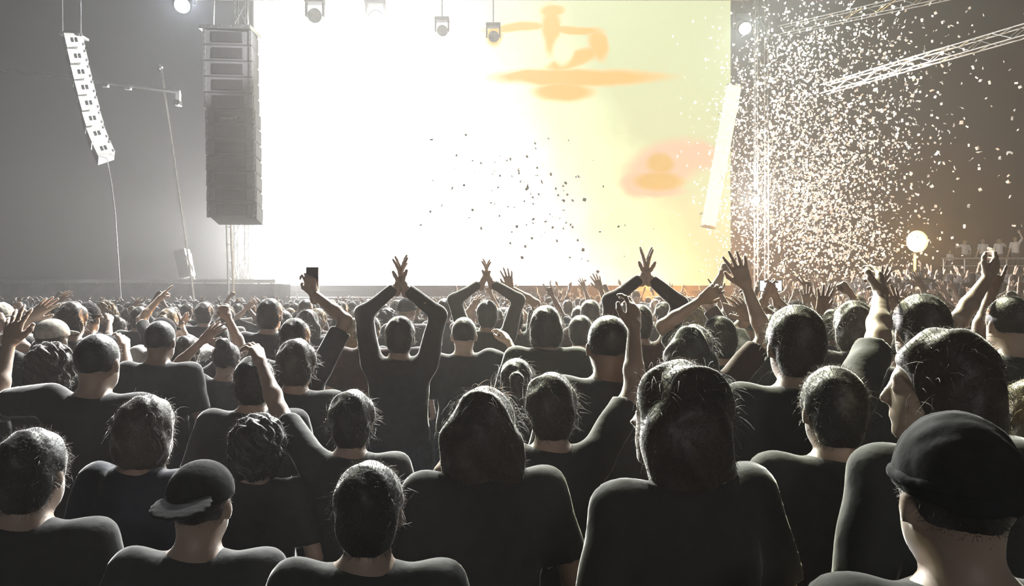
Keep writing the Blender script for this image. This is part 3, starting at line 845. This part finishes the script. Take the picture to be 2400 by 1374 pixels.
# --- hair and hats in the head's own frame -------------------------------------------------
def strands(n, base, length, droop, seed, thick=.0009, back=True):
    """loose single hairs as thin tapering three-sided tubes"""
    r = np.random.default_rng(seed); V = []; Q = []; b = 0
    for _ in range(n):
        d = nrm(r.normal(size=3) * np.array([1, 1, .9]) + np.array([0, -.35, .25]))
        if d[1] > .62 and d[2] < .35: continue
        p = np.array([0, -.012, .018]) + d * base * r.uniform(.9, 1.0)
        out = nrm(d * .35 + r.normal(size=3) * .5 + np.array([0, -.2, -.1])); L = length * r.uniform(.4, 1.15); pts = []
        nseg = 5
        for i in range(nseg):
            pts.append(p.copy()); out = nrm(out + np.array([0, 0, -droop]) + r.normal(size=3) * .10); p = p + out * L / (nseg - 1)
        for i, q in enumerate(pts):
            t = nrm(pts[min(i + 1, nseg - 1)] - pts[max(i - 1, 0)]); u = nrm(np.cross(t, [.3, .2, .93])); w = np.cross(t, u); rr = thick * (1 - .75 * i / (nseg - 1))
            for k in range(3): a = 2.094 * k; V.append(q + u * rr * math.cos(a) + w * rr * math.sin(a))
        for i in range(nseg - 1):
            for k in range(3): k2 = (k + 1) % 3; Q.append((b + i * 3 + k, b + i * 3 + k2, b + i * 3 + 3 + k2, b + i * 3 + 3 + k))
        b += nseg * 3
    return np.array(V), np.array(Q)

def fuzz(V, n, l0, l1, seed, thick=.00055):
    """fine hair ends standing off the hair surface; they catch the light from behind"""
    r = np.random.default_rng(seed)
    i = r.choice(len(V), size=min(n, len(V)), replace=len(V) < n); p = V[i] + r.normal(size=(len(i), 3)) * .003
    d = p - np.array([0, -.02, -.01]); d[:, 2] *= .8; d /= np.linalg.norm(d, axis=1)[:, None] + 1e-9
    d = d + r.normal(size=d.shape) * .45; d /= np.linalg.norm(d, axis=1)[:, None]
    L = r.uniform(l0, l1, size=(len(i), 1)); u = np.cross(d, [.31, .22, .92]); u /= np.linalg.norm(u, axis=1)[:, None] + 1e-9; w = np.cross(d, u)
    a = p - d * .003; m_ = p + d * L * .5; b = p + d * L + np.array([0, 0, -.25]) * L
    rings = []
    for c_, t in ((a, 1.0), (m_, .8), (b, .25)):
        for k in range(3): ang = 2.094 * k; rings.append(c_ + (u * math.cos(ang) + w * math.sin(ang)) * thick * t)
    VV = np.stack(rings, 1).reshape(-1, 3); base = np.arange(len(i))[:, None] * 9
    q = []
    for s_ in (0, 3):
        for k in range(3): q.append(np.concatenate([base + s_ + k, base + s_ + (k + 1) % 3, base + s_ + 3 + (k + 1) % 3, base + s_ + 3 + k], 1))
    return VV, np.concatenate(q)

def hair_mesh(style):
    face_cut = [ell((0, .115, -.055), (.070, .085, .095), k=.02, sub=True)]
    ears_cut = [ell((s * .09, .01, -.03), (.03, .03, .04), k=.01, sub=True) for s in (-1, 1)]
    cap_ = [ell((0, -.014, .030), (.087, .108, .100), k=.03)]
    nape = [ell((0, -.055, -.035), (.072, .055, .075), k=.03)]
    st = (160, .108, .035, .05); wob = .0035; wf = 60
    if style == 'short': pr = cap_ + nape + face_cut + ears_cut
    elif style == 'tousled': pr = [ell((0, -.014, .036), (.094, .114, .106), k=.03)] + nape + face_cut + ears_cut; wob = .009; wf = 48; st = (300, .112, .055, .08)
    elif style == 'bob': pr = cap_ + [ell((0, -.035, -.045), (.098, .085, .115), k=.04)] + face_cut; st = (220, .110, .05, .35); wob = .005
    elif style == 'long':
        pr = cap_ + [ell((0, -.045, -.06), (.098, .082, .13), k=.04), ell((.01, -.075, -.20), (.105, .055, .16), k=.05), ell((-.01, -.08, -.32), (.085, .04, .10), k=.05)] + face_cut; st = (260, .112, .07, .45); wob = .007; wf = 45
    elif style == 'swept':
        pr = [ell((0, -.020, .034), (.092, .112, .104), k=.03), ell((0, -.055, -.05), (.095, .075, .12), k=.04), ell((.02, -.085, -.19), (.10, .055, .15), k=.05), ell((0, .115, -.05), (.115, .095, .115), k=.02, sub=True)]; st = (300, .114, .06, .3); wob = .006; wf = 45
    elif style == 'bun': pr = cap_ + face_cut + ears_cut + [ell((0, -.075, .120), (.046, .046, .042), k=.012), cap((0, -.06, .09), (0, -.07, .11), .03, k=.01)]; st = (220, .108, .05, .1); wob = .004
    elif style == 'ponytail':
        pr = cap_ + nape + face_cut + ears_cut + [cap((0, -.11, .05), (0, -.155, .03), .022, .034, k=.012), cap((0, -.155, .03), (.01, -.165, -.10), .036, .030, k=.02), cap((.01, -.165, -.10), (.015, -.14, -.21), .030, .010, k=.02)]; st = (220, .108, .06, .15); wob = .004
    elif style == 'curly':
        pr = [ell((0, -.02, .035), (.118, .132, .125), k=.03), ell((0, -.05, -.05), (.11, .085, .09), k=.04)] + face_cut; wob = .014; wf = 75; st = (420, .130, .05, .0)
    elif style == 'wavy':
        pr = cap_ + [ell((-.02, -.04, -.03), (.115, .088, .10), k=.05), ell((-.075, -.03, -.10), (.045, .05, .085), k=.05), ell((.075, -.03, -.10), (.045, .05, .085), k=.05), ell((0, -.07, -.15), (.10, .055, .13), k=.05)] + face_cut; wob = .010; wf = 38; st = (380, .118, .06, .35)
    elif style == 'cropped': pr = [ell((0, -.013, .026), (.081, .102, .096), k=.03)] + nape[:0] + face_cut + ears_cut; st = (0, 0, 0, 0); wob = .001
    V, Q = surf(pr, .0085, wob=wob, wobf=wf); nv0 = len(V)
    if st[0]:
        sV, sQ = strands(st[0], st[1], st[2], st[3], 5 + len(style))
        Q = np.concatenate([Q, sQ + len(V)]); V = np.concatenate([V, sV])
    nq = len(Q)
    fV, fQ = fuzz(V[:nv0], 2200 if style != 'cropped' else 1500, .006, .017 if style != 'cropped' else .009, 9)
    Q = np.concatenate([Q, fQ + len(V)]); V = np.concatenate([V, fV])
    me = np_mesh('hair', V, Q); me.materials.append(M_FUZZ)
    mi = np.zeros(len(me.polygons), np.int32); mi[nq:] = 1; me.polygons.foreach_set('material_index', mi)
    return me

def cap_meshes(kind):
    if kind == 'cap':
        V, Q = surf([ell((0, -.010, .038), (.090, .110, .092), k=.02), ell((0, 0, -.13), (.2, .2, .17), k=.006, sub=True)], .008)
        a = np_mesh('cap', V, Q)
        V, Q = surf([ell((0, .125, .042), (.082, .085, .010), np.array(Matrix.Rotation(-.18, 3, 'X')), k=.01), ell((0, -.01, .03), (.075, .098, .08), k=.005, sub=True)], .006)
        return [('cap', a), ('visor', np_mesh('visor', V, Q))]
    if kind == 'capback':
        V, Q = surf([ell((0, -.010, .038), (.090, .110, .092), k=.02), ell((0, 0, -.13), (.2, .2, .17), k=.006, sub=True)], .008)
        a = np_mesh('cap', V, Q)
        V, Q = surf([ell((0, -.14, .036), (.080, .085, .010), np.array(Matrix.Rotation(.2, 3, 'X')), k=.01), ell((0, -.01, .03), (.075, .098, .08), k=.005, sub=True)], .006)
        return [('cap', a), ('visor', np_mesh('visor', V, Q))]
    V, Q = surf([ell((0, -.015, .030), (.092, .112, .112), k=.02), ell((0, 0, -.14), (.2, .2, .17), k=.01, sub=True)], .008, wob=.002, wobf=90)
    a = np_mesh('beanie', V, Q)
    V, Q = surf([ell((0, -.012, .036), (.099, .118, .026), k=.02)], .008, wob=.002, wobf=90)
    return [('beanie', a), ('turned_brim', np_mesh('turned_brim', V, Q))]

HM = {}
def head_gear(style):
    if style not in HM:
        HM[style] = cap_meshes(style) if style in ('cap', 'capback', 'beanie') else ([] if style == 'bald' else [('hair', hair_mesh(style))])
    return HM[style]


PM['shoe'] = {}
for _s in (-1, 1):
    _v, _q = surf([cap((_s * .112, -.035, .046), (_s * .128, .150, .036), .047, .040, k=.03), cap((_s * .112, -.02, .04), (_s * .112, -.02, .10), .048, .046, k=.02, flat=True)], .014, cut=.002)
    PM['shoe'][_s] = np_mesh('shoe', _v, _q)
PEOPLE = []
CROWN = 1.752
def person(x, y, zhead, pm, hair, yaw, label, group=None, skin=0, shirt=0, hairm=0, hat=0, floor_z=0.0):
    bm, sm, tm, P, tips = pm
    o = empty('person', (x, y, floor_z), math.radians(yaw))
    s = (zhead - floor_z) / CROWN; o.scale = (s, s, s)
    tag(o, label, 'person', group)
    link_mesh('body', bm, M_SKIN[skin], o, True)
    link_mesh('shirt', sm, M_SHIRT[shirt], o, True)
    link_mesh('trousers', tm, M_DENIM, o, True)
    for sx in (-1, 1):
        link_mesh('shoe', PM['shoe'][sx], M_SHOE, o, True)
    HMx = Matrix.Translation(Vector(P.hc)) @ Matrix(P.HR.tolist()).to_4x4()
    for nm, me in head_gear(hair):
        c = link_mesh(nm, me, M_HAIR[hairm] if nm == 'hair' else M_HATS[hat], o, True)
        c.matrix_local = HMx
    if hair in ('cap', 'capback', 'beanie'):
        for nm, me in head_gear('cropped'):
            c = link_mesh(nm, me, M_HAIR[hairm], o, True); c.matrix_local = HMx
    PEOPLE.append((x, y))
    return o, s
# ------------------------------------------------------------------ the crowd
def hero(px, py, Y, left, right, hair, label, yaw=0.0, head=(0, 0, 0), group=None, h=.0128, long=False, **kw):
    top = at(px, py, Y); s = top.z / CROWN; cyw, syw = math.cos(math.radians(-yaw)), math.sin(math.radians(-yaw))
    def res(spec):
        if isinstance(spec, tuple) and spec and spec[0] == 'px':
            _, hx, hy, dY, hint, pn, hp = spec[:7]
            p = at(hx, hy, Y + dY) - Vector((top.x, Y, 0))
            x, y = cyw * p.x - syw * p.y, syw * p.x + cyw * p.y
            return (np.array([x, y, p.z]) / s, hint, pn, hp) + tuple(spec[7:])
        return spec
    P = Pose(res(left), res(right), head)
    key = repr((px, py, Y)) if not (isinstance(left, str) and isinstance(right, str)) or head != (0, 0, 0) else (left, right, long)
    o, s = person(top.x, Y, top.z, pose_meshes(key, P, h, long=long), hair, yaw, label, group, **kw)
    return o, s, P

OUT = (1, .2, -.3); FWD = (0, 1, 0); SIDE = (-.6, .8, 0); UPD = (0, 0, 1)
hero(220, 780, 3.0, ('px', 20, 812, .20, (1, 0, -.6), FWD, 'open'), 'down', 'cropped', 'person with big round cropped head, one arm flung up toward the frame edge', skin=0, shirt=0)
hero(112, 818, 3.7, 'low', 'down', 'curly', 'person with bushy curls lit pale, beside the big round cropped head', yaw=-8, hairm=2, shirt=1)
hero(370, 750, 4.3, 'down', 'down', 'cropped', 'person with smooth round outlined head below the small leaning speaker box', skin=1, shirt=0)
hero(330, 930, 2.35, 'down', 'down', 'bob', 'short person with bright-edged bob hair just under the big round cropped head', hairm=2, shirt=2, yaw=-15)
hero(462, 1086, 1.80, 'down', 'down', 'capback', 'person in cap worn backwards, lowest head at bottom left', hat=0, shirt=1, hairm=1)
hero(592, 836, 3.2, 'down', 'down', 'short', 'person with wide dark short hair, outlined, below the stage wing end', hairm=0, shirt=0, yaw=5)
hero(822, 925, 2.75, ('px', 612, 852, .25, (1, 0, -.8), (0, -.3, -1), 'relax'), 'down', 'tousled', 'person stretching one arm out sideways with lit forearm, left of centre', hairm=0, shirt=0)
o8, s8, P8 = hero(688, 747, 4.4, 'down', ('px', 737, 690, .12, (1, 0, .2), SIDE, 'grip', UPD), 'short', 'person holding a phone straight overhead against the white glow', hairm=1, shirt=1)
hero(630, 700, 5.7, 'down', 'down', 'short', 'tall person with dark head in front of the stage wing end', hairm=0, shirt=0)
hero(510, 757, 6.4, 'low', 'down', 'cropped', 'person with small outlined head below the twin pole mast', skin=1, shirt=0)
hero(527, 803, 4.6, 'bent', 'down', 'bun', 'person with hair bun and one hand up, below the twin pole mast', hairm=1, shirt=3)
hero(432, 792, 4.9, 'down', 'upfist', 'tousled', 'person with raised fist and messy hair beside the smooth round head', hairm=2, shirt=1)
hero(692, 802, 3.6, 'down', 'down', 'tousled', 'person with pale lit messy hair right under the phone holder', hairm=2, shirt=0)
hero(936, 742, 4.5, ('px', 930, 672, .1, (1, 0, .1), (-1, .2, 0), 'open', UPD), ('px', 951, 675, .1, (1, 0, .1), (-1, .2, 0), 'open', UPD), 'short', 'person with both hands joined high overhead in front of the white glow', hairm=0, shirt=0, long=True)
hero(1087, 742, 4.9, 'down', 'low', 'cropped', 'person with bright outlined bald-looking head beside the joined hands', skin=2, shirt=0)
hero(1042, 700, 8.4, 'down', 'down', 'short', 'person with small dark round head at the white glow bottom edge', hairm=0, shirt=1)
hero(1142, 704, 6.3, ('px', 1128, 664, .1, (1, 0, .1), (-1, .2, 0), 'open', UPD), ('px', 1152, 662, .1, (1, 0, .1), (-1, .2, 0), 'open', UPD), 'short', 'person with two hands raised together where white glow turns yellow', hairm=1, shirt=5, long=True)
hero(1205, 716, 6.8, 'down', ('px', 1199, 676, .1, (1, 0, .2), FWD, 'open', UPD), 'short', 'person raising one spread open hand alone against the pale glow', hairm=1, shirt=1)
hero(1136, 912, 2.1, 'down', 'down', 'wavy', 'person with long wavy hair lit yellow along one side, centre foreground', hairm=2, shirt=0, yaw=14)
hero(1292, 886, 2.5, 'low', ('px', 1486, 775, .25, (1, .2, -.2), SIDE, 'relax'), 'tousled', 'person raising a thin lit arm, right of the long wavy hair', hairm=2, shirt=0)
hero(1210, 842, 3.7, 'down', 'down', 'ponytail', 'person with ponytail behind the long wavy hair, centre', hairm=1, shirt=1)
hero(1428, 736, 3.0, 'down', 'down', 'cropped', 'person with large outlined round head below the joined amber arms', skin=1, shirt=0)
hero(1280, 717, 4.6, 'down', 'down', 'bob', 'person with bob hair just left of the large round outlined head', hairm=1, shirt=5)
hero(1384, 703, 7.0, 'down', 'down', 'short', 'person with small round head left of the joined amber arms', hairm=2, shirt=4)
hero(1500, 714, 5.0, ('px', 1505, 650, .06, (1, 0, .1), (-1, .2, 0), 'flat', UPD), ('px', 1521, 650, .06, (.9, .1, .3), (-1, .2, 0), 'flat', UPD), 'short', 'person with arms joined in a peak overhead, amber lit, against yellow glow', hairm=1, shirt=4, long=True)
hero(1690, 748, 4.2, ('px', 1640, 706, .15, (1, 0, -.5), FWD, 'relax'), 'bent', 'tousled', 'person with both bent arms up, outlined, under the slanted light column', hairm=1, shirt=1)
hero(1752, 702, 6.3, ('px', 1690, 645, .1, (1, 0, -.2), SIDE, 'point'), 'down', 'cap', 'person in cap pointing one arm up toward the slanted light column', hat=0, shirt=4)
hero(1612, 850, 1.65, 'down', 'down', 'wavy', 'person with loose wavy hair, yellow strands lit on one side, right foreground', yaw=30, head=(20, 4, 0), hairm=2, shirt=0)
o9, s9, P9 = hero(1806, 738, 4.7, ('px', 1790, 702, .25, (.8, 0, -.8), (-.9, .5, 0), 'grip', UPD), ('px', 1821, 702, .25, (.8, 0, -.8), (-.9, .5, 0), 'grip', UPD), 'short', 'person filming with a glowing phone held sideways under the confetti', hairm=1, shirt=0)
hero(1872, 716, 2.45, 'down', ('px', 2072, 668, .45, (1, 0, .3), SIDE, 'relax'), 'short', 'tall person with dark blocky head and thin lit arm raised, right', hairm=0, shirt=0)
hero(2008, 706, 3.9, 'down', 'down', 'bob', 'person with bob lit white on one side, right of the blocky head', hairm=2, shirt=0, yaw=10)
hero(1962, 862, 2.05, 'down', 'down', 'short', 'dark short-haired person between the wavy strands and the big profile head', hairm=0, shirt=0)
hero(2168, 690, 2.75, 'down', 'down', 'short', 'person with dark round head outlined green below the amber floodlight', hairm=0, shirt=0)
hero(2132, 757, 3.35, 'down', ('px', 2312, 655, .1, (.1, 0, 1), SIDE, 'relax'), 'cap', 'person in pale cap swinging a long lit arm above the big profile head', hat=1, shirt=1)
hero(2376, 690, 3.3, 'down', 'down', 'cropped', 'person with cropped head and amber lit ear at the far right edge', skin=2, shirt=0)
hero(2225, 780, 1.72, 'down', 'down', 'swept', 'big head turned in profile, long hair, face lit pale yellow', yaw=16, head=(42, 0, 0), hairm=2, shirt=0, skin=2, h=.0085)
hero(2262, 992, 1.14, 'down', 'down', 'beanie', 'black silhouette of the nearest person in a beanie filling the bottom right corner', hairm=0, shirt=0, hat=0)
hero(2428, 895, 2.3, 'down', 'down', 'long', 'person with golden lit hair cut off by the right edge', hairm=3, shirt=0)
hero(600, 990, 2.7, 'down', 'down', 'curly', 'person with dark curly head above the backwards cap', hairm=0, shirt=0)
hero(860, 1090, 1.65, 'down', 'down', 'short', 'dark short-haired person at bottom, left of the long wavy hair', hairm=0, shirt=0)
hero(60, 1010, 1.85, 'down', 'down', 'short', 'dark short-haired person in the bottom left corner', hairm=0, shirt=0)
N_HERO = len(PEOPLE)

# phones in hands
def phone(loc, rot, label, lit, group=None):
    o = empty('phone', loc); o.rotation_euler = rot; tag(o, label, 'phone', group)
    MB().box((0, 0, 0), (0.075, 0.009, 0.152), None, 0.003).build('case', M_PHONE, o)
    MB().box((0, -0.0052, 0), (0.067, 0.001, 0.140)).build('display', M_PHONESCREEN if lit else M_PHONE, o)
    MB().box((0.02, 0.0062, 0.055), (0.024, 0.004, 0.028), None, 0.001).build('camera_bump', M_PHONE, o)
p = at(737, 668, 4.52); phone(p + Vector((-.02, .03, .03)), (0, 0, 0), 'dark phone held straight overhead against the white glow', False)
p = at(1806, 670, 4.95); phone(p, (0, math.radians(90), 0), 'glowing phone held sideways in two hands under the confetti', True)

# the rest of the packed crowd, each a person
POSES = [('down', 'down'), ('down', 'up'), ('up', 'down'), ('up', 'up'), ('upout', 'upout'), ('bent', 'bent'), ('down', 'upfist'), ('horns', 'down'), ('joined', 'joined'),
         ('clap', 'clap'), ('point', 'down'), ('down', 'point'), ('low', 'up'), ('upfist', 'low'), ('down', 'peace'), ('upout', 'down'), ('low', 'down'), ('down', 'bentfist'), ('bent', 'low'), ('down', 'horns')]
WORDS = {('down', 'down'): 'arms down', ('down', 'up'): 'right hand up open', ('up', 'down'): 'left hand up open', ('up', 'up'): 'both arms straight up', ('upout', 'upout'): 'both arms spread high',
         ('bent', 'bent'): 'both elbows bent, hands up', ('down', 'upfist'): 'right fist high', ('horns', 'down'): 'left hand making horns', ('joined', 'joined'): 'hands joined overhead', ('clap', 'clap'): 'hands clapping',
         ('point', 'down'): 'left finger pointing', ('down', 'point'): 'right finger pointing', ('low', 'up'): 'one hand low, one high', ('upfist', 'low'): 'left fist high', ('down', 'peace'): 'two fingers raised',
         ('upout', 'down'): 'left arm waving', ('low', 'down'): 'one hand at chest', ('down', 'bentfist'): 'right fist at head height', ('bent', 'low'): 'left hand at head height', ('down', 'horns'): 'right hand making horns'}
HAIRW = {'short': 'short-haired', 'tousled': 'messy-haired', 'bob': 'bob-haired', 'long': 'long-haired', 'bun': 'bun-haired', 'ponytail': 'ponytailed', 'curly': 'curly-haired', 'wavy': 'wavy-haired', 'cap': 'capped', 'capback': 'backwards-capped', 'beanie': 'beanie-wearing', 'cropped': 'crop-headed', 'bald': 'bald'}
HSTY = ['short'] * 5 + ['tousled'] * 3 + ['bob', 'long', 'long', 'bun', 'ponytail', 'curly', 'wavy', 'cap', 'beanie', 'capback'] + ['cropped'] * 3 + ['bald']
ZONES = [(-999, 300, 'below the curved line array'), (300, 650, 'below the tall loudspeaker column'), (650, 1080, 'below the white glow'), (1080, 1450, 'below the orange shape'),
         (1450, 1750, 'below the slanted light column'), (1750, 2060, 'under the confetti'), (2060, 9999, 'near the amber floodlight')]
ORD = ['first', 'second', 'third', 'fourth', 'fifth', 'sixth', 'seventh', 'eighth', 'ninth', 'tenth', 'eleventh', 'twelfth', 'thirteenth', 'fourteenth', 'fifteenth']
rr = random.Random(21)
fill = []
Yr = 3.0
while Yr < 13.6 and len(fill) + N_HERO < 292:
    hw = 0.68 * Yr + 0.3; x = -hw + rr.uniform(0, .6)
    step = 0.62 + 0.012 * Yr
    while x < hw:
        X = x + rr.uniform(-.16, .16); Y = Yr + rr.uniform(-.18, .18)
        x += step
        if any((X - a) ** 2 + (Y - b) ** 2 < (.56 if Y > 4 else .60) ** 2 for a, b in PEOPLE): continue
        px = CX + F * X / Y
        z = min(1.85, max(1.52, rr.gauss(1.70, .07)))
        if Y < 5: z = min(z, 1.70)
        # the skyline of heads in the photograph
        py = CY - F * (z - EYE) / Y
        lim = 712 if px < 650 else (700 if px < 1750 else 690)
        if py < lim: z = EYE - (lim - CY) / F * Y; 
        z = max(1.5, z)
        q = rr.random()
        if px < 650: pu = .42
        elif px < 1080: pu = .10
        elif px < 1750: pu = .50
        else: pu = .72
        if Y < 4.6: pu *= .25
        if q > pu: ps = rr.choice([('down', 'down')] * 6 + [('low', 'down'), ('clap', 'clap')] * (1 if px > 1100 else 0) + [('down', 'down')])
        else:
            if px < 650: ps = rr.choice([POSES[i] for i in (5, 16, 17, 18, 10, 11, 9, 17, 18, 13)])
            elif px < 1080: ps = rr.choice([POSES[i] for i in (17, 18, 5, 9)])
            elif px < 1450: ps = rr.choice([POSES[i] for i in (1, 2, 5, 6, 7, 9, 10, 13, 14, 17, 18, 19)])
            else: ps = rr.choice(POSES[1:9] + POSES[10:16] + POSES[17:])
            if px < 1080 and Y > 8: z = min(z, 1.66)
        fill.append((X, Y, z, ps, rr.choice(HSTY), rr.uniform(-14, 14), px)); PEOPLE.append((X, Y))
    Yr += 0.62 if Yr < 6 else 0.72
classes = {}
for f in sorted(fill, key=lambda f: f[6]):
    zn = next(z for a, b, z in ZONES if a <= f[6] < b)
    classes.setdefault((f[4], f[3], zn), []).append(f)
for (hs_, ps, zn), fs in classes.items():
    for i, f in enumerate(fs):
        lab = HAIRW[hs_] + ' person, ' + WORDS[ps] + ', ' + zn
        if len(fs) > 1: lab = ORD[i] + ' from left, ' + lab
        pm = pose_meshes((ps[0], ps[1], False), Pose(*ps), .0138)
        del PEOPLE[-1]
        person(f[0], f[1], f[2], pm, hs_, f[5], lab, 'people in the packed crowd', skin=rr.randrange(3), shirt=rr.choice([0, 0, 0, 1, 1, 2, 3, 4, 5, 6]), hairm=rr.choice([0, 0, 1, 1, 2, 3]), hat=rr.randrange(2))

# people on the raised platform
Yq = Yv + 0.9
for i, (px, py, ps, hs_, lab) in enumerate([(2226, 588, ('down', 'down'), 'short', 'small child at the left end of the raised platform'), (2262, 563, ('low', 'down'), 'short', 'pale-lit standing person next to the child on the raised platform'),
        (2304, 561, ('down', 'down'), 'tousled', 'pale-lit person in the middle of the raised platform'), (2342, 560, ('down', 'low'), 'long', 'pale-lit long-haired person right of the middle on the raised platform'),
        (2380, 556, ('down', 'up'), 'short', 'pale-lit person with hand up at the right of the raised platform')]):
    t = at(px, py, Yq)
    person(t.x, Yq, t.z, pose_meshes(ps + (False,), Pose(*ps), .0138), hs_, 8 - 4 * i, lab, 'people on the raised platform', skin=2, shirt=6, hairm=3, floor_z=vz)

# the far crowd beyond: past counting, one object
lod = []
for ps in (('down', 'down'), ('up', 'up'), ('down', 'up'), ('up', 'down'), ('bent', 'bent'), ('upout', 'down')):
    P = Pose(*ps); pr = [dict(p) for p in body_prims(P, False)] + shirt_prims(P)
    pr += [ell(P.hp((0, -.014, .028)), (.087, .107, .10), P.HR)]
    for s in (-1, 1):
        S, E, W, pn, hp = P.arms[s]; dz = nrm(W - E)
        pr += [cap(W, W + dz * .10, .034, .036), cap(W + dz * .08, W + dz * .17, .030, .022)]
    pr = [p for p in pr if not (p['t'] == 'c' and max(p['a'][2], p['b'][2]) < .6)]
    lod.append(surf(pr, .046, cut=.62))
FM_ = []
r2 = random.Random(5); FV = []; FQ = []; nb = 0
Yr = 14.2
while Yr < 26.4:
    hw = 0.70 * Yr; x = -hw + r2.uniform(0, .8)
    while x < hw:
        X = x + r2.uniform(-.25, .25); Y = Yr + r2.uniform(-.3, .3); x += 0.95 + .012 * Yr
        px = CX + F * X / Y
        if X < -14.5 and abs(Y - 24.0) < 1.2: continue
        if (abs(X - 15.5) < 6.0 and abs(Y - 22.0) < 4.6) and not (abs(X - 15.5) < 5.5 and abs(Y - 22.0) < 4.1): continue
        a = r2.random(); pa = .2 if px < 1080 else (.45 if px < 1750 else .8)
        k = 0 if a > pa else (r2.choice([1, 2, 3, 4, 5]) if px > 1080 else 4)
        z = r2.gauss(1.72, .07) / CROWN
        if px < 1080: z = min(z, 1.66 / CROWN)
        th = r2.uniform(-.3, .3); c, s = math.cos(th), math.sin(th)
        V, Q = lod[k]
        FV.append(np.stack([(V[:, 0] * c - V[:, 1] * s) * z + X, (V[:, 0] * s + V[:, 1] * c) * z + Y, V[:, 2] * z + (.60 if (abs(X - 15.5) < 5.5 and abs(Y - 22.0) < 4.1) else 0)], 1)); FQ.append(Q + nb); FM_.append((V[Q].mean(1)[:, 2] > 1.775).astype(np.int32)); nb += len(V)
    Yr += 0.85
o = link_mesh('crowd', np_mesh('crowd', np.concatenate(FV), np.concatenate(FQ)), M_SHIRT[1], None, True)
o.data.materials.append(M_SKIN[2]); o.data.polygons.foreach_set('material_index', np.concatenate(FM_))
tag(o, 'mass of distant people packed up to the stage, some arms raised', 'crowd', kind='stuff')
print('PEOPLE', len(PEOPLE), 'fill', len(fill), 'far', len(FV), 'farquads', sum(len(q) for q in FQ))

# ------------------------------------------------------------------ confetti
FL = []
for k in range(4):
    r3 = np.random.default_rng(k); w, l = (.030, .052) if k < 2 else (.040, .042)
    V = []; Q = []
    nx = 4
    for i in range(nx + 1):
        u = (i / nx - .5); bend = (.35 + .25 * k) * (u * u - .1) * l * (1 if k % 2 else -1)
        for j in (-.5, .5): V.append((j * w, u * l, bend + j * .25 * w * u))
    for i in range(nx): Q.append((2 * i, 2 * i + 1, 2 * i + 3, 2 * i + 2))
    FL.append((np.array(V), np.array(Q)))
FM = [np_mesh('confetti_flake', v, q) for v, q in FL]
r4 = np.random.default_rng(3); flakes = []
def cloud(n, px, py, sx, sy, Y0, Y1, rot=0.0, size=1.0, grp=0):
    c, s = math.cos(rot), math.sin(rot)
    for _ in range(n):
        a, b = r4.normal() * sx, r4.normal() * sy
        x, y = px + a * c - b * s, py + a * s + b * c
        if y > 688: y = r4.uniform(py - sy, 660)
        Y = r4.uniform(Y0, Y1); p = at(x, y, Y)
        flakes.append((p, size * r4.uniform(.5, 1.0), grp))
cloud(1700, 1830, 250, 70, 120, 10, 15, 0.35)
cloud(2300, 1930, 430, 80, 120, 9.5, 14)
cloud(1500, 1840, 500, 90, 80, 11, 16)
cloud(750, 1745, 400, 45, 140, 12, 17)
cloud(600, 1970, 110, 120, 75, 9.5, 14)
cloud(380, 2080, 330, 70, 110, 9, 13)
cloud(700, 2010, 590, 90, 50, 11, 15)
cloud(120, 2200, 300, 110, 160, 8, 12, 0, 1.15, 1)
cloud(60, 2120, 60, 110, 70, 8.5, 12, 0, 1.1, 1)
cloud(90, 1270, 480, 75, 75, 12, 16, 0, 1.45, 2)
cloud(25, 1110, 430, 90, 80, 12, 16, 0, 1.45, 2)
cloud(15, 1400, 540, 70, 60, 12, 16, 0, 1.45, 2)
order = sorted(range(len(flakes)), key=lambda i: (flakes[i][2] == 0, flakes[i][0].y / flakes[i][1]))
pick = set(); quota = {0: 90, 1: 80, 2: 130}
for g_ in (0, 1, 2):
    c_ = sorted([i for i in range(len(flakes)) if flakes[i][2] == g_], key=lambda i: flakes[i][0].y / flakes[i][1])[:quota[g_]]
    pick |= set(c_)
LBL = {0: ('white paper confetti flake tumbling in the thick cloud on the right', 'confetti flakes in the thick cloud'),
       1: ('white paper confetti flake drifting alone against the dark sky at right', 'confetti flakes against the dark sky'),
       2: ('confetti flake coloured dark for a backlit speck before the white glow', 'confetti specks before the screen')}
SV = []; SQ = []; nb = 0
for i, (p, sz, g_) in enumerate(flakes):
    e = Matrix.Rotation(r4.uniform(0, 6.28), 3, 'Z') @ Matrix.Rotation(r4.uniform(0, 6.28), 3, 'X') @ Matrix.Rotation(r4.uniform(0, 6.28), 3, 'Y')
    k = int(r4.integers(0, 4))
    if i in pick:
        o = link_mesh('confetti_flake', FM[k], M_PAPER_DARK if g_ == 2 else M_PAPER, None, True); o.location = p; o.rotation_euler = e.to_euler(); o.scale = (sz, sz, sz)
        tag(o, LBL[g_][0], 'confetti', LBL[g_][1])
    else:
        v, q = FL[k]; SV.append((v * sz) @ np.array(e).T + np.array(p)); SQ.append(q + nb); nb += len(v)
o = link_mesh('confetti', np_mesh('confetti', np.concatenate(SV), np.concatenate(SQ)), M_PAPER, None, True)
tag(o, 'thick drifting cloud of small white paper confetti on the right', 'confetti', kind='stuff')
